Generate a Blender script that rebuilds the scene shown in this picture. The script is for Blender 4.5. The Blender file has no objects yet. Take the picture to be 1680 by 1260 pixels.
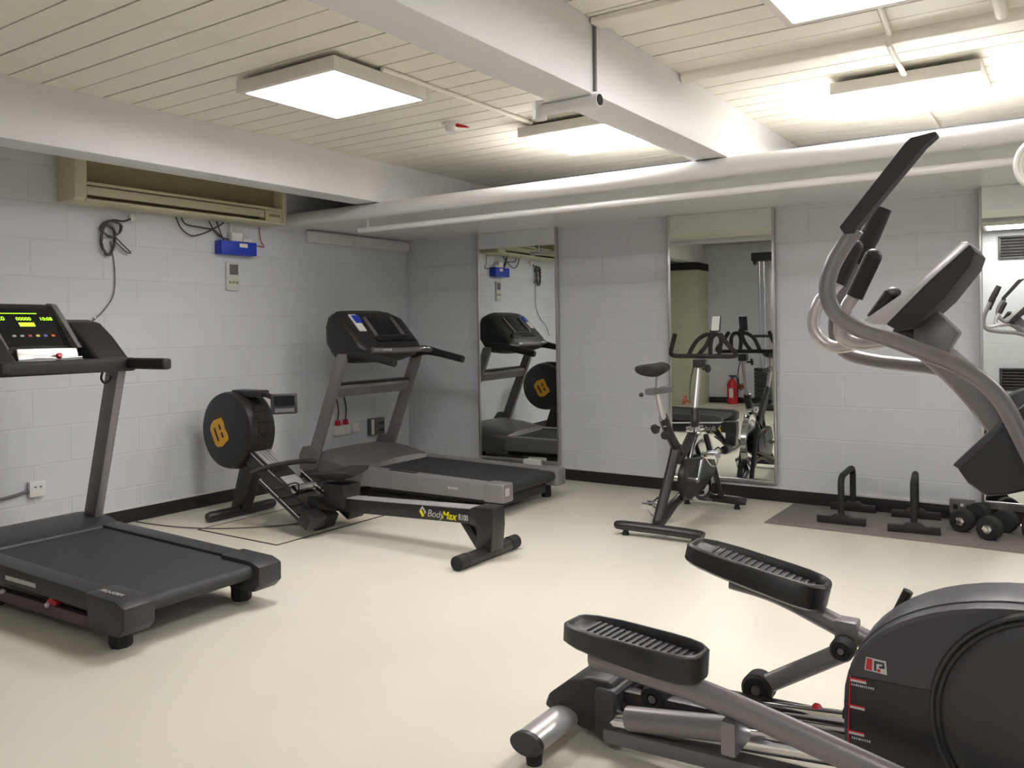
import bpy, bmesh, math, random
from mathutils import Vector, Matrix

random.seed(7)
scene = bpy.context.scene
col = scene.collection
PI = math.pi

# ------------------------------------------------------------------ camera
YAW, PITCH, ROLL = 0.596787, -0.005363, -0.013013
FPX, CPX, CPY = 1379.03, 836.23, 548.87
_f = Vector((-math.sin(YAW) * math.cos(PITCH), math.cos(YAW) * math.cos(PITCH), math.sin(PITCH)))
_r = Vector((math.cos(YAW), math.sin(YAW), 0))
_u = _r.cross(_f)
_r2 = _r * math.cos(ROLL) + _u * math.sin(ROLL)
_u2 = _u * math.cos(ROLL) - _r * math.sin(ROLL)
cam = bpy.data.cameras.new('camera')
cam_o = bpy.data.objects.new('camera', cam)
col.objects.link(cam_o)
cam_o.matrix_world = Matrix(((_r2.x, _u2.x, -_f.x, 5.136), (_r2.y, _u2.y, -_f.y, -5.896), (_r2.z, _u2.z, -_f.z, 1.22), (0, 0, 0, 1)))
cam.sensor_width = 36
cam.lens = FPX / 1680 * 36
cam.shift_x = (840 - CPX) / 1680
cam.shift_y = (CPY - 630) / 1680
cam.clip_start = 0.05
scene.camera = cam_o

# ------------------------------------------------------------------ world, exposure
world = bpy.data.worlds.new('world')
scene.world = world
world.use_nodes = True
world.node_tree.nodes['Background'].inputs[0].default_value = (0.5, 0.52, 0.55, 1)
world.node_tree.nodes['Background'].inputs[1].default_value = 0.05
scene.view_settings.view_transform = 'Standard'
scene.view_settings.look = 'None'
scene.view_settings.gamma = 1
scene.view_settings.use_curve_mapping = False
scene.view_settings.exposure = 1.5
LAMP = 9.0          # emission of the ceiling light diffusers

# ------------------------------------------------------------------ materials
def lin(c):
    c = c / 255
    return c / 12.92 if c <= 0.04045 else ((c + 0.055) / 1.055) ** 2.4

def mat(name, rgb, rough=0.5, metal=0.0, var=0.06, scale=6.0, bump=0.0, bscale=80.0, emit=0.0, coat=0.0, spec=0.5):
    m = bpy.data.materials.new(name)
    m.use_nodes = True
    nt = m.node_tree
    b = nt.nodes['Principled BSDF']
    c = tuple(lin(v) for v in rgb)
    b.inputs['Roughness'].default_value = rough
    b.inputs['Metallic'].default_value = metal
    b.inputs['Specular IOR Level'].default_value = spec
    if coat:
        b.inputs['Coat Weight'].default_value = coat
        b.inputs['Coat Roughness'].default_value = 0.15
    if emit:
        b.inputs['Emission Color'].default_value = (*c, 1)
        b.inputs['Emission Strength'].default_value = emit
    tc = nt.nodes.new('ShaderNodeTexCoord')
    if var:
        n = nt.nodes.new('ShaderNodeTexNoise')
        n.inputs['Scale'].default_value = scale
        n.inputs['Detail'].default_value = 4
        nt.links.new(tc.outputs['Object'], n.inputs['Vector'])
        r = nt.nodes.new('ShaderNodeValToRGB')
        r.color_ramp.elements[0].position = 0.3
        r.color_ramp.elements[1].position = 0.7
        r.color_ramp.elements[0].color = (*(v * (1 - var) for v in c), 1)
        r.color_ramp.elements[1].color = (*(min(1, v * (1 + var)) for v in c), 1)
        nt.links.new(n.outputs['Fac'], r.inputs['Fac'])
        nt.links.new(r.outputs['Color'], b.inputs['Base Color'])
    else:
        b.inputs['Base Color'].default_value = (*c, 1)
    if bump:
        n2 = nt.nodes.new('ShaderNodeTexNoise')
        n2.inputs['Scale'].default_value = bscale
        n2.inputs['Detail'].default_value = 3
        nt.links.new(tc.outputs['Object'], n2.inputs['Vector'])
        bp = nt.nodes.new('ShaderNodeBump')
        bp.inputs['Strength'].default_value = bump
        bp.inputs['Distance'].default_value = 0.004
        nt.links.new(n2.outputs['Fac'], bp.inputs['Height'])
        nt.links.new(bp.outputs['Normal'], b.inputs['Normal'])
    return m

M = {}
M['floor'] = mat('cream_vinyl', (224, 219, 204), 0.32, var=0.035, scale=1.3, bump=0.02, bscale=25)
M['wall'] = mat('grey_wall_paint', (208, 210, 213), 0.6, var=0.025, scale=2.0, bump=0.12, bscale=120)
M['board'] = mat('cream_ceiling_paint', (240, 236, 222), 0.55, var=0.03, scale=3, bump=0.08, bscale=60)
M['dark_gap'] = mat('dark_gap', (38, 33, 28), 0.9)
M['beam'] = mat('white_beam_paint', (226, 225, 224), 0.45, var=0.03, scale=2, bump=0.1, bscale=30)
M['pipe'] = mat('grey_white_pipe_paint', (222, 221, 219), 0.35, var=0.02)
M['baseboard'] = mat('black_skirting', (34, 31, 30), 0.45)
M['pale_trim'] = mat('pale_trim', (214, 212, 210), 0.5)
M['lamp_frame'] = mat('lamp_frame_white', (228, 224, 216), 0.45, var=0.01)
M['lamp'] = mat('lamp_diffuser', (253, 250, 250), 0.5, var=0, emit=LAMP)
M['mirror'] = mat('mirror_glass', (232, 236, 232), 0.0, metal=1.0, var=0)
M['alu'] = mat('brushed_aluminium', (190, 188, 186), 0.3, metal=0.9, var=0.04, scale=30)
M['black'] = mat('black_plastic', (38, 36, 36), 0.42, var=0.1, scale=20)
M['black2'] = mat('black_powder_coat', (43, 40, 39), 0.35, var=0.08, scale=15)
M['belt'] = mat('running_belt', (50, 50, 52), 0.62, var=0.12, scale=40, bump=0.15, bscale=400)
M['char'] = mat('charcoal_plastic', (52, 51, 53), 0.45, var=0.06, scale=12)
M['char2'] = mat('charcoal_satin', (60, 58, 64), 0.38, var=0.05, scale=8)
M['greyp'] = mat('grey_metallic_paint', (130, 125, 126), 0.36, metal=0.35, var=0.03)
M['greyt'] = mat('dark_grey_metallic_paint', (112, 108, 108), 0.4, metal=0.3, var=0.04)
M['silver'] = mat('silver_paint', (196, 192, 192), 0.3, metal=0.45, var=0.03)
M['chrome'] = mat('chrome', (222, 222, 224), 0.12, metal=1.0, var=0.02)
M['grip'] = mat('black_foam_grip', (40, 34, 33), 0.6, var=0.1, scale=40, bump=0.1, bscale=300)
M['rubber'] = mat('black_rubber', (34, 33, 32), 0.7, var=0.08)
M['plum'] = mat('plum_frame_paint', (82, 66, 72), 0.4, var=0.05)
M['screen'] = mat('dark_screen', (20, 20, 24), 0.12, var=0)
M['led'] = mat('green_led', (150, 240, 40), 0.4, var=0, emit=0.9)
M['red'] = mat('red_plastic', (196, 30, 44), 0.4, var=0.03)
M['yellow'] = mat('yellow_print', (236, 224, 30), 0.5, var=0.02)
M['gold'] = mat('amber_print', (218, 164, 40), 0.5, var=0.04)
M['white'] = mat('white_plastic', (226, 224, 218), 0.4, var=0.02)
M['offwhite'] = mat('ivory_plastic', (206, 201, 168), 0.45, var=0.03)
M['ivory2'] = mat('pale_ivory_plastic', (202, 202, 192), 0.45, var=0.03)
M['greym'] = mat('mid_grey_satin', (142, 138, 138), 0.42, metal=0.15, var=0.04)
M['offdark'] = mat('ivory_shade_and_trim', (150, 142, 106), 0.6, var=0.05)  # darkened ivory: recess shade on the air conditioner, plain tone on buttons
M['blue'] = mat('blue_plastic', (28, 58, 182), 0.4, var=0.04)
M['orange'] = mat('orange_button', (224, 106, 50), 0.4, var=0)
M['bluebtn'] = mat('blue_button', (110, 130, 214), 0.4, var=0)
M['yelbtn'] = mat('cream_button', (228, 208, 120), 0.4, var=0)
M['pinkbtn'] = mat('red_button', (190, 70, 90), 0.4, var=0)
M['greybtn'] = mat('grey_button', (170, 170, 170), 0.4, var=0)
M['mat'] = mat('grey_rubber_mat', (128, 122, 116), 0.8, var=0.05, scale=30, bump=0.1, bscale=200)
M['sock'] = mat('grey_socket_metal', (110, 108, 108), 0.45, metal=0.3)
M['cable'] = mat('grey_cable', (96, 90, 88), 0.5)
M['cabled'] = mat('dark_cable', (58, 52, 50), 0.5)
M['door'] = mat('cream_door_paint', (186, 184, 160), 0.5, var=0.03)
M['vent'] = mat('dark_vent_metal', (70, 70, 70), 0.5, metal=0.3)
M['ventslat'] = mat('grey_vent_slats', (112, 110, 108), 0.5, metal=0.3)
M['hatch'] = mat('cream_hatch_cover', (220, 213, 192), 0.35, var=0.03)
M['copper'] = mat('rust_red_knob', (150, 72, 50), 0.35, var=0.05)
M['print'] = mat('pale_print', (200, 196, 196), 0.5, var=0)
M['teal'] = mat('dark_teal_plastic', (34, 60, 60), 0.35, var=0.05)

# ------------------------------------------------------------------ builders
ROOTM = {}

class B:
    def __init__(self):
        self.bm = bmesh.new()

    def _merge(self, b2, mx=None):
        if mx is not None:
            bmesh.ops.transform(b2, matrix=mx, verts=b2.verts)
        me = bpy.data.meshes.new('tmp')
        b2.to_mesh(me); b2.free()
        self.bm.from_mesh(me)
        bpy.data.meshes.remove(me)
        return self

    def box(self, x0, x1, y0, y1, z0, z1, bev=0.0, seg=2, mx=None):
        b = bmesh.new()
        bmesh.ops.create_cube(b, size=1)
        for v in b.verts:
            v.co = Vector(((x0 + x1) / 2 + v.co.x * (x1 - x0), (y0 + y1) / 2 + v.co.y * (y1 - y0), (z0 + z1) / 2 + v.co.z * (z1 - z0)))
        if bev:
            bmesh.ops.bevel(b, geom=list(b.edges), offset=bev, segments=seg, profile=0.6, affect='EDGES', clamp_overlap=True)
        return self._merge(b, mx)

    def prism(self, poly, ax, a, c, bev=0.0, seg=2, mx=None):
        b = bmesh.new()
        def P(u, v, w):
            return {'y': (u, w, v), 'x': (w, u, v), 'z': (u, v, w)}[ax]
        n = len(poly)
        v0 = [b.verts.new(P(u, v, a)) for u, v in poly]
        v1 = [b.verts.new(P(u, v, c)) for u, v in poly]
        b.faces.new(v0); b.faces.new(list(reversed(v1)))
        for i in range(n):
            j = (i + 1) % n
            b.faces.new((v0[i], v1[i], v1[j], v0[j]))
        bmesh.ops.recalc_face_normals(b, faces=b.faces)
        if bev:
            es = [e for e in b.edges if e.calc_face_angle(0) > 0.5]
            bmesh.ops.bevel(b, geom=es, offset=bev, segments=seg, profile=0.6, affect='EDGES', clamp_overlap=True)
        return self._merge(b, mx)

    def cyl(self, p0, p1, r0, r1=None, seg=20, bev=0.0):
        r1 = r0 if r1 is None else r1
        p0, p1 = Vector(p0), Vector(p1)
        d = p1 - p0
        b = bmesh.new()
        bmesh.ops.create_cone(b, cap_ends=True, segments=seg, radius1=r0, radius2=r1, depth=d.length)
        if bev:
            es = [e for e in b.edges if e.calc_face_angle(0) > 0.8]
            bmesh.ops.bevel(b, geom=es, offset=bev, segments=2, profile=0.6, affect='EDGES', clamp_overlap=True)
        mx = Matrix.Translation((p0 + p1) / 2) @ d.to_track_quat('Z', 'Y').to_matrix().to_4x4()
        return self._merge(b, mx)

    def lathe(self, prof, p0, axis, seg=32):
        # prof: list of (radius, height along the axis)
        mx = Matrix.Translation(Vector(p0)) @ Vector(axis).to_track_quat('Z', 'Y').to_matrix().to_4x4()
        b = bmesh.new()
        rings = []
        for r, h in prof:
            if r < 1e-5:
                rings.append([b.verts.new((0, 0, h))])
            else:
                rings.append([b.verts.new((r * math.cos(2 * PI * k / seg), r * math.sin(2 * PI * k / seg), h)) for k in range(seg)])
        for A, C in zip(rings, rings[1:]):
            for k in range(seg):
                k2 = (k + 1) % seg
                if len(A) == 1 and len(C) == 1:
                    continue
                if len(A) == 1:
                    b.faces.new((A[0], C[k], C[k2]))
                elif len(C) == 1:
                    b.faces.new((A[k], C[0], A[k2]))
                else:
                    b.faces.new((A[k], C[k], C[k2], A[k2]))
        for R in (rings[0], rings[-1]):
            if len(R) > 1:
                b.faces.new(R)
        bmesh.ops.recalc_face_normals(b, faces=b.faces)
        return self._merge(b, mx)

    def ball(self, c, r, seg=16):
        b = bmesh.new()
        bmesh.ops.create_uvsphere(b, u_segments=seg, v_segments=max(6, seg // 2), radius=1)
        r = (r, r, r) if not hasattr(r, '__len__') else r
        return self._merge(b, Matrix.Translation(Vector(c)) @ Matrix.Diagonal((*r, 1)))

    def tube(self, pts, r, seg=12, sub=6, smooth=True, up=None):
        pts = [Vector(p) for p in pts]
        rad = list(r) if isinstance(r, list) else [r] * len(pts)
        rad = [q if isinstance(q, tuple) else (q, q) for q in rad]
        if smooth and len(pts) > 2:
            P, Q = [], []
            for i in range(len(pts) - 1):
                a = pts[max(i - 1, 0)]; b_ = pts[i]; c = pts[i + 1]; d = pts[min(i + 2, len(pts) - 1)]
                for s in range(sub):
                    t = s / sub
                    P.append(0.5 * ((2 * b_) + (c - a) * t + (2 * a - 5 * b_ + 4 * c - d) * t * t + (3 * b_ - a - 3 * c + d) * t ** 3))
                    Q.append(tuple(rad[i][k] * (1 - t) + rad[i + 1][k] * t for k in (0, 1)))
            P.append(pts[-1]); Q.append(rad[-1])
        else:
            P, Q = pts, rad
        b = bmesh.new()
        nrm = None
        rings = []
        for i, p in enumerate(P):
            t = (P[min(i + 1, len(P) - 1)] - P[max(i - 1, 0)]).normalized()
            if nrm is None:
                u = Vector(up) if up else (Vector((0, 0, 1)) if abs(t.z) < 0.9 else Vector((0, 1, 0)))
                nrm = (u - t * u.dot(t)).normalized()
            else:
                nrm = (nrm - t * nrm.dot(t)).normalized()
            bi = t.cross(nrm)
            rings.append([b.verts.new(p + nrm * (Q[i][0] * math.cos(2 * PI * k / seg)) + bi * (Q[i][1] * math.sin(2 * PI * k / seg))) for k in range(seg)])
        for A, C in zip(rings, rings[1:]):
            for k in range(seg):
                k2 = (k + 1) % seg
                b.faces.new((A[k], A[k2], C[k2], C[k]))
        b.faces.new(rings[0]); b.faces.new(rings[-1])
        bmesh.ops.recalc_face_normals(b, faces=b.faces)
        return self._merge(b)

    def loft(self, rings):
        b = bmesh.new()
        R = [[b.verts.new(p) for p in ring] for ring in rings]
        n = len(R[0])
        for A, C in zip(R, R[1:]):
            for k in range(n):
                k2 = (k + 1) % n
                b.faces.new((A[k], A[k2], C[k2], C[k]))
        b.faces.new(R[0]); b.faces.new(R[-1])
        bmesh.ops.recalc_face_normals(b, faces=b.faces)
        return self._merge(b)

    def obj(self, name, m, parent=None, sharp=0.6, flat=False):
        me = bpy.data.meshes.new(name)
        self.bm.to_mesh(me); self.bm.free()
        o = bpy.data.objects.new(name, me)
        col.objects.link(o)
        me.materials.append(M[m])
        if not flat:
            for p in me.polygons:
                p.use_smooth = True
            me.set_sharp_from_angle(angle=sharp)
        if parent is not None:
            root = parent if parent.parent is None else parent.parent
            mx = ROOTM.get(root.name)
            if mx is not None:
                me.transform(mx.inverted())
            o.parent = parent
        return o

def thing(name, label, cat, loc=(0, 0, 0), rotz=0.0, group=None, local=False):
    """Empty at the base of a thing; its parts are given in world coordinates unless local."""
    o = bpy.data.objects.new(name, None)
    col.objects.link(o)
    o.location = loc
    o.rotation_euler = (0, 0, rotz)
    o.empty_display_size = 0.1
    tag(o, label, cat, group)
    if not local:
        ROOTM[o.name] = Matrix.Translation(Vector(loc)) @ Matrix.Rotation(rotz, 4, 'Z')
    return o

def tag(o, label, cat, group=None):
    o['label'] = label
    o['category'] = cat
    if group:
        o['group'] = group
    return o

def struct(o, label=None):
    o['kind'] = 'structure'
    if label:
        o['label'] = label
    return o

def single(b, name, m, label, cat, group=None, **k):
    return tag(b.obj(name, m, None, **k), label, cat, group)

def dup(root, loc, label, rotz=None, group=None):
    r = root.copy(); col.objects.link(r)
    r.location = loc
    if rotz is not None:
        r.rotation_euler = (0, 0, rotz)
    r['label'] = label
    if group:
        r['group'] = group
    for ch in list(root.children):
        c = ch.copy(); col.objects.link(c); c.parent = r
        for g in list(ch.children):
            d = g.copy(); col.objects.link(d); d.parent = c
    return r

def text_mesh(name, s, size, mx, m, parent, ext=0.0006, bold=0.0, shear=0.0, sx=1.0):
    cu = bpy.data.curves.new(name, 'FONT')
    cu.body = s
    cu.size = size
    cu.extrude = ext
    cu.offset = bold
    cu.shear = shear
    to = bpy.data.objects.new('tmp_text', cu)
    col.objects.link(to)
    me = bpy.data.meshes.new_from_object(to)
    bpy.data.objects.remove(to)
    bpy.data.curves.remove(cu)
    me.name = name
    me.transform(mx @ Matrix.Diagonal((sx, 1, 1, 1)))
    o = bpy.data.objects.new(name, me)
    col.objects.link(o)
    me.materials.clear(); me.materials.append(M[m])
    root = parent if parent.parent is None else parent.parent
    rm = ROOTM.get(root.name)
    if rm is not None:
        me.transform(rm.inverted())
    o.parent = parent
    return o

def face_y(x, y, z, flip=False):      # text frame on a vertical face that looks to -y (or +y)
    mx = Matrix.Translation((x, y, z))
    if flip:
        mx = mx @ Matrix.Rotation(PI, 4, 'Z')
    return mx @ Matrix.Rotation(PI / 2, 4, 'X')

# ------------------------------------------------------------------ the room
RX, RY, ZC = 7.6, -7.0, 2.45
floor = struct(B().box(-0.15, RX + 0.15, RY - 0.15, 0.15, -0.1, 0.0).obj('floor', 'floor'), 'cream vinyl gym floor')

JOINT, BW, BH = 0.003, 0.45, 0.225
def block_mesh(w, h, d=0.002, ch=0.004):
    # front face looks to -y at y=0, chamfer back to y=d
    b = bmesh.new()
    w2, h2 = w / 2, h / 2
    f = [b.verts.new((sx * (w2 - ch), 0, sz * (h2 - ch))) for sx, sz in ((-1, -1), (1, -1), (1, 1), (-1, 1))]
    k = [b.verts.new((sx * w2, d, sz * h2)) for sx, sz in ((-1, -1), (1, -1), (1, 1), (-1, 1))]
    b.faces.new(f)
    for i in range(4):
        j = (i + 1) % 4
        b.faces.new((k[i], k[j], f[j], f[i]))
    me = bpy.data.meshes.new('block')
    b.to_mesh(me); b.free()
    me.materials.append(M['wall'])
    return me
_bm = {}
def blocks(wall, length, place, rot, z_top=ZC, z0=0.0):
    rows = int(math.ceil((z_top - z0) / BH))
    for r in range(rows):
        za = z0 + r * BH
        h = min(BH, z_top - za)
        if h < 0.05:
            continue
        x = -BW / 2 if r % 2 else 0.0
        while x < length - 0.03:
            a, c = max(x, 0), min(x + BW, length)
            w = c - a
            x += BW
            if w < 0.04:
                continue
            key = (round(w, 3), round(h, 3))
            if key not in _bm:
                _bm[key] = block_mesh(w - JOINT, h - JOINT)
            o = bpy.data.objects.new('block', _bm[key])
            col.objects.link(o)
            o.parent = wall
            p = place((a + c) / 2)
            dp = random.uniform(0, 0.0006)
            o.location = (p[0], p[1], za + h / 2)
            o.rotation_euler = (0, 0, rot)
            o.location.x += -math.sin(rot) * -dp
            o.location.y += math.cos(rot) * dp

wl = struct(B().box(-0.15, -0.002, RY, 0.0, 0, ZC + 0.1).obj('wall_left', 'wall'), 'grey painted block wall on the left')
blocks(wl, -RY, lambda s: (0.0, -s), PI / 2)
wb = struct(B().box(-0.15, RX + 0.15, 0.002, 0.15, 0, ZC + 0.1).obj('wall_back', 'wall'), 'grey painted block wall with mirrors')
blocks(wb, RX, lambda s: (s, 0.0), 0.0)
wf = struct(B().box(-0.15, RX + 0.15, RY - 0.15, RY - 0.002, 0, ZC + 0.1).obj('wall_front', 'wall'), 'grey painted block wall seen in the mirrors')
blocks(wf, RX, lambda s: (s, RY), PI)
wr = struct(B().box(RX, RX + 0.15, RY, 0.0, 0, ZC + 0.1).obj('wall_right', 'wall'), 'grey painted wall outside the view')

struct(B().box(0.0, 0.012, RY + 0.012, -0.0, 0, 0.088, 0.003).obj('baseboard_left', 'baseboard'))
struct(B().box(0.012, RX, -0.012, 0.0, 0, 0.088, 0.003).obj('baseboard_back', 'baseboard'))
struct(B().box(0.0, RX, RY, RY + 0.012, 0, 0.088, 0.003).obj('baseboard_front', 'baseboard'))
struct(B().box(0.0, 0.014, RY + 0.014, -0.014, 0.088, 0.104, 0.003).obj('trim_1', 'pale_trim'), 'pale strip above the left skirting')  # paler strip along the top of the skirting
struct(B().box(0.0, RX, -0.014, 0.0, 0.088, 0.104, 0.003).obj('trim_2', 'pale_trim'), 'pale strip above the back skirting')

ceil = struct(B().box(-0.15, RX + 0.15, RY - 0.15, 0.15, ZC + 0.012, ZC + 0.1).obj('ceiling', 'dark_gap'), 'boarded ceiling')
PITCHB = 0.1565
def board_mesh(x0, x1):
    me_o = B().box(x0, x1, 0.0048, PITCHB - 0.0048, 0, 0.012, 0.0)
    me = bpy.data.meshes.new('board')
    me_o.bm.to_mesh(me); me_o.bm.free()
    me.materials.append(M['board'])
    return me
for (x0, x1) in ((0.0, 0.743), (0.953, 3.338), (3.54, RX)):
    me = board_mesh(x0, x1)
    n = int(-RY / PITCHB)
    for k in range(n):
        o = bpy.data.objects.new('board', me)
        col.objects.link(o)
        o.parent = ceil
        o.location = (0, -0.02 - PITCHB * (k + 1), ZC + random.uniform(0, 0.0025))

# beams
def beam(x0, x1, label):
    t = B().box(x0, x1, RY, -0.0, 2.154, ZC + 0.011, 0.012)
    return single(t, 'ceiling_beam', 'beam', label, 'beam', 'white ceiling beams')
beam(0.743, 0.953, 'white painted ceiling beam above the wall air conditioner')
beam(3.338, 3.54, 'white painted ceiling beam across the middle, with pipe end under it')

# flat duct and pipe along the back wall
nose = [(-1.393 + 0.0515 * math.cos(a), 2.1015 + 0.0515 * math.sin(a)) for a in [PI / 2 + PI * k / 14 for k in range(15)]]
t = thing('ceiling_duct', 'wide flat pale duct with rounded nose along the back wall under the beams', 'duct', (3.8, -0.7, 2.05))
B().prism([(0.0, 2.153)] + nose + [(0.0, 2.05)], 'x', 0.0, RX).obj('duct_body', 'pipe', t)
for x in (1.6, 4.7, 6.4):
    B().box(x, x + 0.02, -1.375, -0.0, 2.0485, 2.0505).obj('duct_seam', 'pipe', t)
t = thing('small_pipe', 'thin white pipe slung under the front of the wide duct', 'pipe', (3.8, -1.36, 1.97))
B().tube([(0.72, -1.36, 1.971), (RX, -1.36, 1.971)], 0.021, 20, smooth=False).obj('pipe_body', 'pipe', t)
for x in (0.8, 5.9):
    B().box(x, x + 0.015, -1.364, -1.356, 1.99, 2.052).obj('hanger', 'pipe', t)
single(B().box(0.0, 0.04, -1.235, -0.015, 1.945, 2.035, 0.006), 'cable_trunking', 'pale_trim', 'short white cable trunking on the left wall below the duct', 'trunking')

# ------------------------------------------------------------------ ceiling lights
def make_light():
    t = thing('ceiling_light', '', 'light', (0, 0, 2.37), local=True)
    fr = B()
    a, c = 0.33, 0.298
    for s in (-1, 1):
        fr.box(-a, a, min(s * c, s * a), max(s * c, s * a), 0, 0.058, 0.004)
        fr.box(min(s * c, s * a), max(s * c, s * a), -c, c, 0, 0.058, 0.004)
    fr.box(-c, c, -c, c, 0.02, 0.058)
    fr.box(-0.2, 0.2, -0.2, 0.2, 0.058, 0.08)
    fr.obj('frame', 'lamp_frame', t)
    B().box(-c + 0.001, c - 0.001, -c + 0.001, c - 0.001, 0.003, 0.012).obj('diffuser', 'lamp', t)
    return t
L0 = make_light()
spots = [((2.13, -2.96), 'lit square ceiling light in front of the left beam'),
         ((2.69, -1.37), 'lit square ceiling light partly hidden by the middle beam'),
         ((4.44, -1.19), 'lit square ceiling light above the thick pipe on the right'),
         ((4.54, -2.93), 'lit square ceiling light cut by the top edge of the photo'),
         ((4.8, -6.4), 'lit square ceiling light behind the viewpoint near the far wall'),
         ((6.5, -2.4), 'added square ceiling light, unseen, brightening the right side')]  # last lamp is added out of view to light the right side
for i, (p, lab) in enumerate(spots):
    if i == 0:
        L0.location = (*p, 2.37); L0['label'] = lab; L0['group'] = 'square ceiling lights'
    else:
        dup(L0, (*p, 2.37), lab, group='square ceiling lights')

# conduits and small ceiling fixtures
def conduit(pts, r, label, smooth=False):
    return single(B().tube(pts, r, 12, smooth=smooth), 'conduit', 'board', label, 'conduit')
conduit([(2.465, -2.99, 2.438), (2.465, -2.5, 2.438), (2.47, -1.72, 2.438)], 0.012, 'white conduit on the boards linking the two left ceiling lights')
conduit([(4.52, -2.58, 2.436), (4.485, -2.1, 2.436), (4.48, -2.08, 2.395), (4.475, -1.98, 2.395), (4.46, -1.6, 2.395), (4.455, -1.54, 2.41)], 0.012, 'white conduit linking the two right ceiling lights')
conduit([(4.42, -0.85, 2.438), (4.42, -0.12, 2.438)], 0.011, 'thin conduit between the right ceiling light and the back wall')
conduit([(3.545, -2.03, 2.442), (RX, -2.03, 2.442)], 0.034, 'wide pale pipe fixed across the ceiling boards on the right')
conduit([(4.895, -3.4, 2.425), (4.892, -2.1, 2.425)], 0.024, 'pale flat conduit crossing the ceiling at the top right corner')
t = single(B().box(3.545, 6.5, -2.96, -2.88, 2.425, 2.45, 0.004), 'ceiling_batten', 'board', 'raised white batten on the ceiling beside the middle beam', 'batten')
single(B().tube([(3.548, -2.93, 2.42), (3.548, -2.93, 2.165)], 0.007, 10, smooth=False), 'drop_rod', 'greyt', 'thin grey vertical rod on the face of the middle beam', 'rod')
t = thing('pipe_bracket', 'stub pipe with open black end clamped under the middle beam', 'pipe', (3.44, -2.93, 2.12))
B().cyl((3.30, -2.93, 2.128), (3.565, -2.93, 2.128), 0.026, seg=24).obj('stub_pipe', 'beam', t)
B().cyl((3.564, -2.93, 2.128), (3.57, -2.93, 2.128), 0.022, seg=24).obj('open_end', 'dark_gap', t)
B().cyl((3.285, -2.93, 2.09), (3.285, -2.93, 2.165), 0.03, seg=8).obj('end_boss', 'beam', t)
B().box(3.31, 3.54, -2.955, -2.905, 2.15, 2.1545, 0.001).obj('clamp_plate', 'beam', t)

t = thing('smoke_detector', 'small white smoke detector with red tag on the ceiling boards', 'detector', (2.065, -1.965, 2.40))
B().lathe([(0.0, 0), (0.03, 0.002), (0.036, 0.02), (0.04, 0.03), (0.05, 0.035), (0.05, 0.05), (0, 0.05)], (2.065, -1.965, 2.4), (0, 0, 1)).obj('head', 'white', t)
B().prism([(2.10, 2.432), (2.11, 2.418), (2.19, 2.402), (2.195, 2.41), (2.12, 2.438)], 'y', -1.975, -1.955, 0.002).obj('red_tag', 'red', t)

t = thing('round_fixture', 'round white-rimmed dish in front of the duct at the right edge', 'fixture', (5.0, -1.5, 1.93))
B().lathe([(0.132, 0.0), (0.132, 0.03), (0.122, 0.042), (0.112, 0.036), (0.11, 0.02), (0.0, 0.02), (0.0, 0.0)], (5.02, -1.46, 1.93), (0.03, -1, -0.1), 56).obj('rim', 'white', t)
B().lathe([(0.0, 0.03), (0.06, 0.027), (0.109, 0.018), (0.109, 0.012), (0.0, 0.012)], (5.02, -1.46, 1.93), (0.03, -1, -0.1), 48).obj('face', 'offwhite', t)
B().tube([(5.02, -1.45, 1.95), (5.02, -1.41, 2.0), (5.02, -1.39, 2.052)], 0.012, 10).obj('mount', 'white', t)

# ------------------------------------------------------------------ left wall: air conditioner, cables, boxes
t = thing('air_conditioner', 'long ivory wall air conditioner below the left beam', 'air conditioner', (0.0, -2.4, 2.03))
Y0, Y1 = -3.21, -1.60
prof = [(0.0, 2.34), (0.19, 2.34), (0.205, 2.25), (0.205, 2.05), (0.18, 2.03), (0.0, 2.03)]
B().prism(prof, 'y', Y0, Y0 + 0.075, 0.006).obj('end_cap', 'offwhite', t)
B().prism(prof, 'y', Y1 - 0.035, Y1, 0.006).obj('end_cap', 'offwhite', t)
B().prism([(0.0, 2.33), (0.1, 2.33), (0.105, 2.16), (0.16, 2.145), (0.16, 2.12), (0.1, 2.1), (0.1, 2.05), (0.0, 2.05)], 'y', Y0 + 0.07, Y1 - 0.03).obj('body', 'offdark', t)  # shade of the recess is put into the body's darker colour
B().box(0.0, 0.205, Y0 + 0.07, Y1 - 0.03, 2.03, 2.046, 0.004).obj('bottom_lip', 'offwhite', t)
B().box(0.13, 0.2, Y0 + 0.075, Y1 - 0.035, 2.13, 2.148, 0.004).obj('upper_lip', 'offwhite', t)
B().box(0.18, 0.196, Y0 + 0.08, Y1 - 0.2, 2.068, 2.122, 0.006).obj('louvre', 'offwhite', t)
B().box(0.12, 0.2, Y1 - 0.195, Y1 - 0.04, 2.046, 2.13, 0.004).obj('control_panel', 'offwhite', t)
B().box(0.2, 0.203, Y1 - 0.16, Y1 - 0.06, 2.08, 2.098, 0.001).obj('display_strip', 'offdark', t)

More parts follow.
